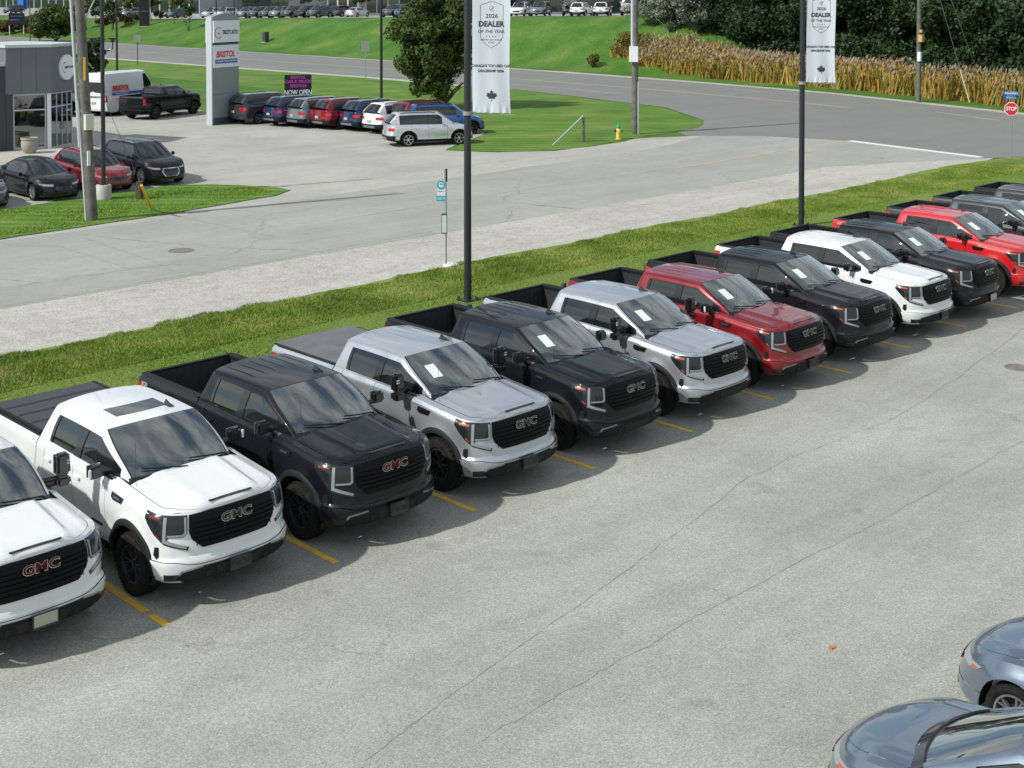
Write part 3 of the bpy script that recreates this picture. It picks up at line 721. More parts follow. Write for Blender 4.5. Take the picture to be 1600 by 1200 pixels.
TCOLS = [-1, -.97, -.93, -.90, -.892, -.82, -.76, -.72, -.68, -.62, -.57, -.53, -.50, -.47, -.43, -.38, -.3, -.2, -.1, 0]
TCOLS = TCOLS+[-q for q in TCOLS[-2::-1]]
def ttopg(y, t):
    e = abs(t)
    if y > 1.62:
        return None
    if y > 1.30: return ('cowl', -.02, 0) if e < .9 else ('body', 0, 0)
    if .89 < e < .901 and y > .10: return 'body', -.01, 1
    if y < .16: return 'body', 0, 0
    return ('hood', .002, 0) if e < .896 else ('body', 0, 0)
YST = [1.36, 1.44, 1.52, 1.60, 1.70, 1.80, 1.90, 2.0, 2.1, 2.18, 2.24, 2.30, 2.38, 2.48, 2.60, 2.66, 2.70, 2.78, 2.9, 3.05, 3.2, 3.35, 3.48, 3.55, 3.62, 3.70, 3.76, 3.80, 3.83, 3.86]
def tcell(kind, y, a, sg):
    if kind == 'side':
        if .06 < a < .86:
            side = 'L' if sg > 0 else 'R'
            if 1.80 < y < 2.60: return 'window_front'+side, 0, .012
            if 2.60 < y < 2.78: return 'cab', 1
            if 2.78 < y < 3.48: return 'window_rear'+side, 0, .012
            if 1.60 < y < 1.80: return 'cab', 1
            if 3.48 < y < 3.55: return 'cab', 1
        return 'cab', 0
    e = abs(a)
    if 1.44 < y < 2.24 and e < .93: return 'windshield', 0, .006
    if y < 1.44 or (e < .955 and y < 2.30 and y < 2.24): return 'cab', 1
    if y > 3.81 and e < .7: return 'rear_window', 0, .006
    return 'cab', 0
TG = dict(ys=YST, rows=[0, .06, .2, .36, .52, .68, .80, .86, .93, 1], cols=[1, .985, .955, .93, .84, .72, .6, .48, .36, .24, .12, 0, -.12, -.24, -.36, -.48, -.6, -.72, -.84, -.93, -.955, -.985, -1],
          zb=lambda y: TZT(y)-.004, ywt=2.24, yrt=3.76, y0=1.36, y1=3.87, zr=lambda y: 1.835+.03*math.sin(math.pi*min(1, max(0, (y-2.0)/2.2))),
          wb=lambda y: .80+.135*sstep((y-1.36)/.9), wr=.725, crown=.055, bf=.20, bt=.13, br=.06, belly=.03)
def truck_lib():
    out = shell_parts(TS, truck_svals(), trows, ARCH, tgroups, TCOLS, ttopz, ttopg)
    greenhouse(TG, out, tcell)
    lib = {}
    for k, mb in out.items():
        if k.startswith('window') or k in ('windshield', 'rear_window'): lib[k] = mb.mesh(k, M['glass'], 60)
        elif k == 'cab': lib[k] = mb.mesh(k, [M['white'], M['gloss']], 50, solid=.035)
        elif k == 'cowl': lib[k] = mb.mesh(k, M['trim'], 40)
        else: lib[k] = mb.mesh(k, [M['white'], M['under']], 32)
    S_ = TS.surf
    # wheel-arch flares
    for i, (yc, zc, R) in enumerate(ARCH):
        m = MB(); P = []
        ts = np.linspace(-1.72, 1.72, 30) if i == 0 else np.linspace(-1.72, 1.72, 30)
        for t in ts:
            row = []
            for r, e in ((R-.03, -.05), (R-.028, .006), (R-.015, .022), (R+.045, .018), (R+.07, .002), (R+.07, -.02)):
                yy = yc+r*math.sin(t); zz = zc+r*math.cos(t)*.98
                row.append(S_(TS.sy(yy), max(zz, .40), e))
            P.append(row)
        m.grid(P); lib['flare%d' % i] = m.mesh('wheel_arch_trim', M['trim'], 50)
        m = MB(); P = []
        for t in np.linspace(-1.9, 1.9, 26):
            yy = yc+(R+.0)*math.sin(t); zz = max(zc+(R+.0)*math.cos(t), .3)
            P.append([(.98, yy, zz), (.60, yy, zz)])
        m.grid(P)
        m.box(.585, .60, yc-R, yc+R, .3, 1.02); lib['well%d' % i] = m.mesh('wheel_well', M['under'], 0)
    # underbody / frame
    m = MB(); m.box(-.86, .86, .35, .5, .36, .9); m.box(-.58, .58, .2, 5.6, .34, .62); m.box(-.9, .9, 1.55, 4.15, .40, .56); m.box(-.9, .9, 5.3, 5.7, .5, .7)
    m.box(-.6, .6, .15, .25, .45, 1.15)
    m.tube((-.7, 4.73, .42), (.7, 4.73, .42), .06); m.tube((-.7, .985, .42), (.7, .985, .42), .05)
    lib['chassis'] = m.mesh('chassis', M['under'], 0)
    # cargo bed
    m = MB(); zt = 1.44; xi = .80; y0, y1 = 3.98, 5.72; zf = .92
    for sg in (-1, 1):
        P = []
        for y in np.linspace(y0-.05, y1, 40):
            rib = .012*(1 if int((y-y0)/.07) % 2 else 0)
            P.append([(sg*xi, y, zt+.005), (sg*(xi+.01+rib), y, zt-.06), (sg*(xi+.012+rib), y, zf)])
        m.grid(P)
    P = [[(x, y0, z) for z in (zf, zt)] for x in np.linspace(-xi, xi, 6)]; m.grid(P)
    P = []
    for x in np.linspace(-xi, xi, 61):
        rib = .014*(1 if int((x+xi)/.055) % 2 else 0); P.append([(x, y0, zf+rib), (x, y1, zf+rib)])
    m.grid(P)
    P = []
    for x in np.linspace(-xi, xi, 50):
        rib = .012*(1 if int((x+xi)/.08) % 2 else 0); P.append([(x, y1-rib, zf), (x, y1-rib, zt-.06), (x, y1, zt)])
    m.grid(P)
    for sg in (-1, 1): m.box(min(sg*.56, sg*xi), max(sg*.56, sg*xi), 4.38, 5.08, zf, zf+.24, tx=.03, ty=.05)
    lib['bed_liner'] = m.mesh('bed_liner', M['liner'], 30)
    m = MB()
    for sg in (-1, 1):
        P = []
        for y in np.linspace(3.895, 5.79, 12):
            a = TS.sy(y) if y < 5.7 else TS.sy(5.7)
            xo = .945 if y < 5.7 else .945-.5*(y-5.7)
            P.append([(sg*xo, y, zt-.004), (sg*(xo-.012), y, zt+.018), (sg*(xi+.01), y, zt+.020), (sg*(xi-.012), y, zt+.004), (sg*(xi-.008), y, zt-.05)])
        m.grid(P)
    m.box(-.90, .90, 5.715, 5.80, zt-.02, zt+.016)
    m.box(-.94, .94, 3.895, 3.985, zt-.03, zt+.016)
    lib['bed_rail'] = m.mesh('bed_rail_cap', M['trim'], 40)
    m = MB(); m.box(-.90, .90, 5.74, 5.86, .80, 1.425); lib['tailgate_in'] = m.mesh('tailgate', M['white'], 0, bevel=.01)
    # grille
    go = [(-.655, 1.222), (-.35, 1.235), (.35, 1.235), (.655, 1.222), (.662, 1.02), (.625, .92), (.49, .80), (-.49, .80), (-.625, .92), (-.662, 1.02)]
    lib['grille'] = patch_mesh('grille', go, S_, M['grillem'], .08, .014)
    for i, z in enumerate((1.165, 1.105, 1.045, .985, .925, .865)):
        hw = .63 if z > .95 else (.59 if z > .9 else .53)
        if i == 0 or i == 1: pass
        lib['bar%d' % i] = patch_mesh('grille_bar', [(-hw, z-.015), (hw, z-.015), (hw, z+.014), (-hw, z+.014)], lambda a, b, e: S_(a, b, e+.018), M['grillem'], .15, .018)
    m = MB()
    for x in np.arange(-.56, .57, .07):
        p = S_(x, 1.2, .016); q = S_(x, .83, .016)
        m.tube(p, q, .006, n=4)
    lib['mesh'] = m.mesh('grille_mesh', M['trim'], 0)
    for side, sg in (('L', 1), ('R', -1)):
        fl = (lambda pts, sg=sg: [(sg*a, b) for a, b in pts])
        lib['lamp'+side] = patch_mesh('headlight', fl([(1.34, 1.255), (1.05, 1.238), (.675, 1.225), (.685, 1.0), (.73, .965), (.93, .965), (.955, .925), (.665, .835), (.68, .79), (.985, .875), (1.13, .985), (1.33, 1.17)]), S_, M['lampdark'], .07, .010)
        lib['drl'+side] = patch_mesh('light_strip', fl([(1.0, 1.215), (.955, 1.215), (.958, .935), (.69, .845), (.70, .815), (1.003, .905)]), S_, M['drl'], .07, .018)
        lib['drlb'+side] = patch_mesh('light_strip', fl([(.72, 1.205), (.692, 1.205), (.695, 1.0), (.735, .975), (.94, .975), (.94, .995), (.748, .998), (.722, 1.02)]), S_, M['drl'], .07, .018)
        lib['lens'+side] = patch_mesh('lamp_lens', fl([(.93, 1.19), (.735, 1.19), (.735, 1.03), (.76, 1.01), (.93, 1.01)]), S_, M['lamp0'] if 'lamp0' in M else M['lampdark'], .07, .016)
        lib['refl'+side] = patch_mesh('reflector', fl([(1.26, 1.225), (1.04, 1.208), (1.04, 1.178), (1.22, 1.190)]), S_, M['amber'], .07, .015)
        lib['refb'+side] = patch_mesh('reflector', fl([(1.10, .995), (1.04, .94), (1.04, .958), (1.09, 1.01)]), S_, M['amber'], .07, .015)
        lib['slot'+side] = patch_mesh('air_slot', fl([(1.13, .82), (1.06, .83), (1.06, .70), (1.09, .675), (1.15, .72)]), S_, M['trim'], .05, .010)
        lib['fog'+side] = patch_mesh('fog_lamp', fl([(.97, .50), (.80, .50), (.80, .41), (.97, .41)]), lambda a, b, e: S_(a, b, e+.014), M['lampdark'], .07, .012)
        lib['hook'+side] = patch_mesh('tow_hook_recess', fl([(.46, .50), (.40, .50), (.40, .40), (.46, .40)]), lambda a, b, e: S_(a, b, e+.030), M['under'], .07, .006)
        lib['badge'+side] = patch_mesh('fender_vent', fl([(TS.sy(1.19), 1.245), (TS.sy(1.50), 1.265), (TS.sy(1.52), 1.20), (TS.sy(1.46), 1.165), (TS.sy(1.24), 1.165)]), S_, M['gloss'], .08, .012)
        lib['badgei'+side] = patch_mesh('vent_badge', fl([(TS.sy(1.27), 1.225), (TS.sy(1.45), 1.235), (TS.sy(1.45), 1.20), (TS.sy(1.28), 1.195)]), S_, M['chrome'], .08, .018)
        lib['handle_f'+side] = patch_mesh('handle', fl([(TS.sy(2.44), 1.175), (TS.sy(2.62), 1.182), (TS.sy(2.62), 1.21), (TS.sy(2.44), 1.205)]), S_, M['chrome'], .08, .038)
        lib['handle_r'+side] = patch_mesh('handle', fl([(TS.sy(3.36), 1.195), (TS.sy(3.54), 1.202), (TS.sy(3.54), 1.23), (TS.sy(3.36), 1.225)]), S_, M['chrome'], .08, .038)
        lib['sidebadge'+side] = patch_mesh('door_badge', fl([(TS.sy(1.80), .70), (TS.sy(2.12), .70), (TS.sy(2.12), .735), (TS.sy(1.80), .735)]), S_, M['gloss'], .1, .006)
        lib['tail'+side] = patch_mesh('tail_lamp', fl([(TS.sy(5.62), 1.32), (TS.sy(5.72)+.18, 1.32), (TS.sy(5.72)+.18, .93), (TS.sy(5.66), .93)]), S_, M['tail'], .06, .012)
        m = MB(); m.tube((sg*.92, 1.78, .43), (sg*.92, 3.62, .43), .055, n=8); m.box(min(sg*.86, sg*1.0), max(sg*.86, sg*1.0), 1.75, 3.65, .455, .478)
        lib['step'+side] = m.mesh('side_step', M['trim'], 40)
        # mirrors
        m = MB(); x0 = sg*.99; m.tube((sg*.88, 1.84, 1.40), (sg*1.06, 1.79, 1.44), .04, n=8)
        hx = [sg*.98, sg*1.22]; m2 = MB(); m2.box(min(hx)+.01, max(hx)-.01, 1.71, 1.83, 1.40, 1.585, tx=.015, ty=.015)
        me = m2.mesh('mirror', M['gloss'], 60, bevel=.035); lib['mirror'+side] = me
        lib['marm'+side] = m.mesh('mirror_arm', M['gloss'], 50)
        m = MB(); m.box(min(hx)+.02, max(hx)-.02, 1.838, 1.846, 1.41, 1.58); lib['mglass'+side] = m.mesh('mirror_glass', M['rimsilver'], 0)
        hx = [sg*1.05, sg*1.26]
        m2 = MB(); m2.box(min(hx), max(hx), 1.74, 1.90, 1.47, 1.77, tx=.012, ty=.012); m2.box(min(hx), max(hx), 1.73, 1.90, 1.325, 1.46, tx=.01, ty=.01)
        lib['tmirror'+side] = m2.mesh('mirror', M['gloss'], 60, bevel=.035)
        m = MB(); m.tube((sg*.9, 1.90, 1.35), (sg*1.14, 1.86, 1.38), .05, n=8); m.tube((sg*.9, 1.90, 1.42), (sg*1.14, 1.86, 1.42), .04, n=8); lib['tmarm'+side] = m.mesh('mirror_arm', M['gloss'], 50)
        m = MB()
        for z in (1.64, 1.60): m.box(min(hx)+.12*(sg > 0)+.02, max(hx)-.12*(sg < 0)-.02, 1.737, 1.748, z+.02, z+.038)
        lib['tlight'+side] = m.mesh('marker_strip', M['paper'], 0)
        m = MB(); m.box(min(sg*1.19, sg*1.225), max(sg*1.19, sg*1.225), 1.70, 1.74, 1.43, 1.55); lib['mlight'+side] = m.mesh('turn_lamp', M['paper'], 0, bevel=.008)
        m = MB(); m.box(min(hx)+.02, max(hx)-.02, 1.898, 1.906, 1.50, 1.74); m.box(min(hx)+.02, max(hx)-.02, 1.898, 1.906, 1.345, 1.44); lib['tglass'+side] = m.mesh('mirror_glass', M['rimsilver'], 0)
    # chrome corner accents of the lower bumper and black valance
    lib['valance'] = patch_mesh('valance', [(-.74, .375), (.74, .375), (.82, .44), (.76, .535), (.50, .575), (-.50, .575), (-.76, .535), (-.82, .44)], lambda a, b, e: S_(a, b, e+.014), M['trim'], .08, .016)
    for side, sg in (('L', 1), ('R', -1)):
        lib['accent'+side] = patch_mesh('bumper_accent', [(sg*.50, .585), (sg*.765, .545), (sg*.80, .50), (sg*.785, .488), (sg*.745, .53), (sg*.50, .568)], lambda a, b, e: S_(a, b, e+.016), M['greyp'], .08, .020)
    lib['intake'] = patch_mesh('lower_intake', [(-.30, .40), (.30, .40), (.34, .54), (-.34, .54)], lambda a, b, e: S_(a, b, e+.030), M['under'], .08, .006)
    m = MB(); yp = S_(0, .52, .05)[1]
    m.box(-.165, .165, yp-.025, yp+.01, .42, .60); lib['plate_frame'] = m.mesh('plate_frame', M['gloss'], 30, bevel=.006)
    m = MB(); m.box(-.145, .145, yp-.031, yp-.024, .452, .588); lib['plate'] = m.mesh('licence_plate', M['plate'], 0)
    # hood slot
    m = MB(); P = []
    for x in np.linspace(-.33, .33, 19):
        z = TZT(.13)+ttopz(x/1.0, x, .135)
        k = 1 if abs(x) < .16 else .45
        P.append([(x, .118, z-.010), (x, .122, z+.002), (x, .122+.020*k, z+.006), (x, .142+.016*k, z+.005)])
    m.grid(P); lib['hood_slot'] = m.mesh('hood_slot', M['gloss'], 60, solid=.006)
    # antenna fin, roof ribs, wipers, mast
    m = MB(); zr = 1.925
    m.add([(.385, 2.38, zr), (.435, 2.38, zr), (.440, 2.56, zr+.0), (.38, 2.56, zr), (.41, 2.53, zr+.075), (.41, 2.56, zr+.07)], [(0, 1, 4), (1, 2, 5, 4), (2, 3, 5), (3, 0, 4, 5)])
    m.box(.37, .45, 2.37, 2.58, zr-.03, zr+.003); lib['fin'] = m.mesh('antenna_fin', M['gloss'], 30)
    m = MB()
    for x in (-.50, -.30, -.10, .10, .30, .50):
        P = []
        for y in np.linspace(2.75+.05*abs(x), 3.66, 14):
            e = abs(x)/.725; z = 1.835+.03*math.sin(math.pi*min(1, max(0, (y-2.0)/2.2)))+.055*(1-e**2.4)+.022
            k = sstep((y-2.75)/.25)
            P.append([(x-.035, y, z-.004), (x-.018, y, z+.011*k-.003), (x+.018, y, z+.011*k-.003), (x+.035, y, z-.004)])
        m.grid(P)
    lib['ribs'] = m.mesh('roof_ribs', M['white'], 60)
    def wz(x, y):                                    # point on the windshield at height parameter y
        k = ((y-1.36)/.88)**.93; b = 1.345; return (x, y-(.20-.07*k)*(1-(x/(.80-.07*k))**2), b+(1.865-b)*k+.055*(1-(abs(x)/.8)**2.4)*(.3+.7*min(1, k*1.3)))
    m = MB()
    for x0, x1 in ((-.60, -.02), (.08, .66)):
        a = wz(x0, 1.50); b = wz(x1, 1.41); P = [Vector(wz(x0+(x1-x0)*t, 1.52-.09*t))+Vector((0, -.02, .03)) for t in np.linspace(0, 1, 7)]
        m.path(P, .011, n=5); m.tube(P[-1], P[-1]+Vector((.05, -.05, -.06)), .014, n=6)
    lib['wiper'] = m.mesh('wipers', M['trim'], 40)
    m = MB(); b = (-.80, 1.20, TZT(1.2)+.03); m.tube(b, (b[0]-.0, b[1]+.02, b[2]+.62), .0035, .0022, n=5); m.tube((b[0], b[1], b[2]-.03), b, .012, .008, n=6); lib['mast'] = m.mesh('antenna_mast', M['gloss'], 0)
    lib['wz'] = wz
    # cabin
    def seat(y, x, wd=.5):
        q = MB(); q.box(x-wd/2, x+wd/2, y-.25, y+.25, .78, .96, tx=.02, ty=.02); 
        vs = []
        q.add([(x-wd/2, y+.18, .92), (x+wd/2, y+.18, .92), (x+wd/2-.04, y+.36, 1.50), (x-wd/2+.04, y+.36, 1.50), (x-wd/2, y+.32, .92), (x+wd/2, y+.32, .92), (x+wd/2-.05, y+.46, 1.50), (x-wd/2+.05, y+.46, 1.50)], [(0, 1, 2, 3), (5, 4, 7, 6), (1, 5, 6, 2), (4, 0, 3, 7), (3, 2, 6, 7)])
        q.box(x-.14, x+.14, y+.38, y+.48, 1.52, 1.70, tx=.02, ty=.01); return q
    lib['seat'] = seat(0, 0).mesh('seat', M['seat'], 50, bevel=.02)
    m = seat(0, 0, 1.4); m.box(-.5, -.22, .38, .48, 1.52, 1.68); m.box(.22, .5, .38, .48, 1.52, 1.68); lib['bench'] = m.mesh('rear_bench', M['seat'], 40)
    m = MB(); P = []
    for x in np.linspace(-.88, .88, 9):
        P.append([(x, 1.30, 1.30), (x, 1.52, 1.335), (x, 1.80-.05*abs(x), 1.33), (x, 1.92, 1.25), (x, 1.90, .95)])
    m.grid(P); m.box(.12, .56, 1.74, 1.9, 1.30, 1.38, tx=.03); lib['dash'] = m.mesh('dashboard', M['interior'], 50)
    m = MB(); m.lathe([(.185+.016*math.cos(t), .016*math.sin(t)) for t in np.linspace(0, 2*math.pi, 7)], n=22); m.box(-.17, .17, -.02, .02, -.01, .01); m.box(-.06, .06, -.06, .06, -.02, .03)
    lib['wheel_s'] = m.mesh('steering_wheel', M['gloss'], 60)
    m = MB(); m.box(-.88, .88, 1.5, 3.84, .58, .66); m.box(-.90, .90, 3.78, 3.84, .6, 1.44)
    for sg in (-1, 1): m.box(min(sg*.86, sg*.90), max(sg*.86, sg*.90), 1.6, 3.8, .6, 1.39)
    lib['floor'] = m.mesh('cabin_floor', M['interior'], 0)
    m = MB(); p = Vector(wz(0, 2.02)); m.box(-.13, .13, p.y+.06, p.y+.09, p.z-.12, p.z-.04); m.box(-.075, .075, p.y+.0, p.y+.14, p.z-.05, p.z-.005); lib['rvm'] = m.mesh('rear_view_mirror', M['gloss'], 0)
    # price sheet inside the glass
    P = []
    for i in range(2):
        P.append([Vector(wz(-.54+.17*i, y))+Vector((0, .012, -.012+.0)) for y in (1.72, 1.79, 1.86, 1.92, 1.97)])
    Pq = [[p+Vector((0, -.020, .022)) for p in r] for r in P]
    m = MB(); m.grid(Pq); lib['sheet'] = m.mesh('price_sheet', M['paper'], 60, solid=.002)
    lib['sheet_lines'] = None
    # sunroof, cover panels
    m = MB(); P = []
    for x in np.linspace(-.40, .40, 9):
        xx = x; r = []
        for y in np.linspace(2.52, 2.92, 6):
            e = abs(xx)/.725; z = 1.835+.03*math.sin(math.pi*(y-2.0)/2.2)+.055*(1-e**2.4)+.022; r.append((xx, y-.06*(1-(x/.4)**2), z+.007))
        P.append(r)
    m.grid(P); lib['sunroof'] = m.mesh('sunroof', M['darkglass'], 60, solid=.006)
    for i in range(4):
        m = MB(); a = 3.93+i*.465; m.box(-.86, .86, a, a+.455, 1.458, 1.476, tx=.012, ty=.012); m.box(-.8, .8, a+.04, a+.07, 1.476, 1.482)
        lib['cover%d' % i] = m.mesh('cover_panel', M['tonneau'], 30)
    m = MB(); P = []
    for x in np.linspace(-.88, .88, 9): P.append([(x, y, 1.465+.012*math.cos(x*1.6)) for y in np.linspace(3.90, 5.80, 6)])
    m.grid(P); lib['vinyl'] = m.mesh('soft_cover', M['vinyl'], 60, solid=.01)
    m = MB()
    for sg in (-1, 1): m.box(min(sg*.84, sg*.90), max(sg*.84, sg*.90), 3.92, 5.79, 1.455, 1.480)
    lib['crail'] = m.mesh('cover_rail', M['trim'], 0)
    # grille lettering: chrome frame letters with inner fill
    for ch, x in (('G', -.155), ('M', .005), ('C', .165)):
        lib['ch'+ch] = text_mesh(ch, .165, M['chrome'], .008, 1.28, bold=.0075, name='chrome_letter')
        lib['in'+ch] = text_mesh(ch, .165, M['emred'], .0015, 1.28, bold=.0035, name='letter_fill')
    # windshield-corner triangles etc. bedside badge
    lib['bedbadge'] = text_mesh('X31', .085, M['paper'], .002, 1.2, name='bed_badge')
    return lib
LIB = truck_lib()
def make_truck(X, Y, pm, label, group='pickup trucks parked in a row', plate=None, tow=False, sheet=True, cover=None, sunroof=False, red=False, offroad=False, bars=True, mlamp=False, badge=True, bedbadge=None, rz=0, brim=None, darkref=False):
    rz = rz or math.radians(random.Random(int(X*100)).uniform(-.45, .45)); root = empty('pickup_truck', (X, Y, 0), rz); tag(root, label, 'pickup truck', group)
    P = M[pm]; L = LIB
    body = obj('body', L['body'], root, [P, M['under']])
    cab = obj('cab', L['cab'], root, [P, M['gloss']])
    hood = obj('hood', L['hood'], root, [P, M['under']]); obj('hood_slot', L['hood_slot'], hood)
    obj('cowl', L['cowl'], root)
    fb = obj('front_bumper', L['front_bumper'], root, [P, M['under']])
    obj('valance', L['valance'], fb); obj('lower_intake', L['intake'], fb)
    for s in 'LR': obj('bumper_accent', L['accent'+s], fb); obj('fog_lamp', L['fog'+s], fb); obj('tow_hook_recess', L['hook'+s], fb)
    obj('rear_bumper', L['rear_bumper'], root, [M['chrome'] if pm == 'silver2' else M['trim'], M['under']])
    tg = obj('tailgate', L['tailgate'], root, [P, M['under']])
    gr = obj('grille', L['grille'], root)
    obj('grille_mesh', L['mesh'], gr)
    for i in range(6): obj('grille_bar', L['bar%d' % i], gr)
    yl = TS.surf(0, 1.125, .038)[1]
    for ch, x in (('G', -.155), ('M', .005), ('C', .165)):
        o = obj('chrome_letter', L['ch'+ch], gr); o.location = (x, yl, 1.115); o.rotation_euler = (math.radians(86), 0, 0)
        q = obj('letter_fill', L['in'+ch], gr, [M['emred'] if red else M['gloss']]); q.location = (x, yl-.0085, 1.117); q.rotation_euler = (math.radians(86), 0, 0)
    for s, sg in (('L', 1), ('R', -1)):
        d = obj('door', L['front_door'+s], root, [P, M['under']]); obj('handle', L['handle_f'+s], d, [P if pm != 'silver' else M['chrome']]); obj('window', L['window_front'+s], d, [M['tint']])
        if badge: obj('door_badge', L['sidebadge'+s], d)
        d = obj('door', L['rear_door'+s], root, [P, M['under']]); obj('handle', L['handle_r'+s], d, [P if pm != 'silver' else M['chrome']]); obj('window', L['window_rear'+s], d, [M['privacy']])
        h = obj('headlight', L['lamp'+s], root)
        obj('light_strip', L['drl'+s], h); obj('light_strip', L['drlb'+s], h); obj('lamp_lens', L['lens'+s], h); obj('reflector', L['refl'+s], h, [M['darkrefl'] if darkref else M['amber']]); obj('reflector', L['refb'+s], h, [M['darkrefl'] if darkref else M['amber']])
        obj('air_slot', L['slot'+s], root)
        v = obj('fender_vent', L['badge'+s], root); obj('vent_badge', L['badgei'+s], v)
        obj('tail_lamp', L['tail'+s], root); obj('side_step', L['step'+s], root)
        mi = obj('mirror', L[('tmirror' if tow else 'mirror')+s], root); obj('mirror_arm', L[('tmarm' if tow else 'marm')+s], mi); obj('mirror_glass', L[('tglass' if tow else 'mglass')+s], mi)
        if tow: obj('marker_strip', L['tlight'+s], mi)
        elif mlamp: obj('turn_lamp', L['mlight'+s], mi)
        for i in (0, 1):
            f = obj('wheel_arch_trim', L['flare%d' % i], root); wl = obj('wheel_well', L['well%d' % i], root)
            if sg < 0: f.scale = wl.scale = (-1, 1, 1)
    obj('chassis', L['chassis'], root); obj('bed_liner', L['bed_liner'], root); obj('bed_rail_cap', L['bed_rail'], root)
    ws = obj('windshield', L['windshield'], root, [M['glass']]); obj('rear_window', L['rear_window'], root, [M['privacy']])
    obj('wipers', L['wiper'], ws); obj('antenna_fin', L['fin'], root); obj('antenna_mast', L['mast'], root)
    if not sunroof: obj('roof_ribs', L['ribs'], root, [P])
    else: obj('sunroof', L['sunroof'], root)
    if plate:
        f = obj('plate_frame', L['plate_frame'], root); obj('licence_plate', L['plate'], f, [M[plate]])
    obj('dashboard', L['dash'], root); obj('cabin_floor', L['floor'], root); obj('rear_view_mirror', L['rvm'], root)
    for x in (-.40, .40): o = obj('seat', L['seat'], root); o.location = (x, 2.35, 0)
    o = obj('rear_bench', L['bench'], root); o.location = (0, 3.25, 0)
    o = obj('steering_wheel', L['wheel_s'], root); o.location = (.38, 1.98, 1.25); o.rotation_euler = (math.radians(65), 0, 0)
    if sheet:
        tag(obj('price_sheet', L['sheet'], ws), 'white price sheet taped inside the windshield')
    if cover == 'fold':
        c = obj('bed_cover', L['crail'], root)
        for i in range(4): obj('cover_panel', L['cover%d' % i], c)
    elif cover == 'soft': obj('bed_cover', L['vinyl'], root)
    if bedbadge:
        o = obj('bed_badge', cached(('bb', bedbadge), lambda: text_mesh(bedbadge, .10, M['paper'], .002, 1.25)), root)
        o.location = (-1.0, 5.52, 1.33); o.rotation_euler = (math.pi/2, 0, -math.pi/2)
    add_wheels(root, .885, (.985, 4.73), .43 if offroad else .42, 'truckoff' if offroad else 'truck', .30 if offroad else .275, .255, 6, M['rimblack'], offroad)
    return root
TR = 'pickup trucks parked in a row'
G = 'pickup trucks parked nose out along the verge'
make_truck(7.06, 15.45, 'white', 'white pickup truck cut by the left edge, with towing mirrors and cream licence plate', G, plate='plate', tow=True, sheet=False, red=True, darkref=True)
make_truck(9.65, 15.21, 'white', 'white pickup truck with a dark glass sunroof and black folding cover over its bed', G, plate='darkplate', sunroof=True, cover='fold', sheet=False, mlamp=True, bedbadge='X31', darkref=True)
make_truck(12.31, 15.14, 'darkblue', 'blue black pickup truck between the white sunroof truck and the off-road tyred silver one', G, plate='darkplate', sheet=False, red=True, bedbadge='X31', darkref=True)
make_truck(15.02, 15.13, 'silver', 'silver pickup truck with chunky off-road tyres, towing mirrors and a flat grey soft bed cover', G, plate='darkplate', tow=True, cover='soft', offroad=True)
make_truck(17.73, 15.13, 'black', 'black pickup truck with open bed parked between the two silver pickup trucks', G)
make_truck(20.43, 15.11, 'silver', 'silver pickup truck with towing mirrors and open bed beside the dark cherry red one', G, tow=True)
make_truck(23.08, 15.07, 'darkred', 'dark cherry red pickup truck with a white lamp on its black mirror', G, plate='darkplate', mlamp=True)
make_truck(25.88, 15.12, 'black2', 'black pickup truck parked between the dark cherry red truck and a white truck', G)
make_truck(28.68, 15.16, 'white', 'white pickup truck without sunroof, parked between two black trucks farther along the row', G, plate='darkplate')
make_truck(31.15, 15.18, 'black2', 'black pickup truck between the farther white truck and the bright red truck', G, plate='plate')
make_truck(34.26, 15.17, 'red', 'bright red pickup truck at the right edge with a black mirror', G, bedbadge='AT4')
make_truck(37.21, 15.17, 'grey', 'dark grey pickup truck behind the bright red one, open black bed, at the right edge', G)
make_truck(40.01, 15.17, 'grey', 'dark pickup truck at the right edge, only its roof showing behind the dark grey one', G, mlamp=True)
make_truck(42.81, 15.17, 'black2', 'farthest pickup truck of the row, black, only its bed inside the right edge', G)
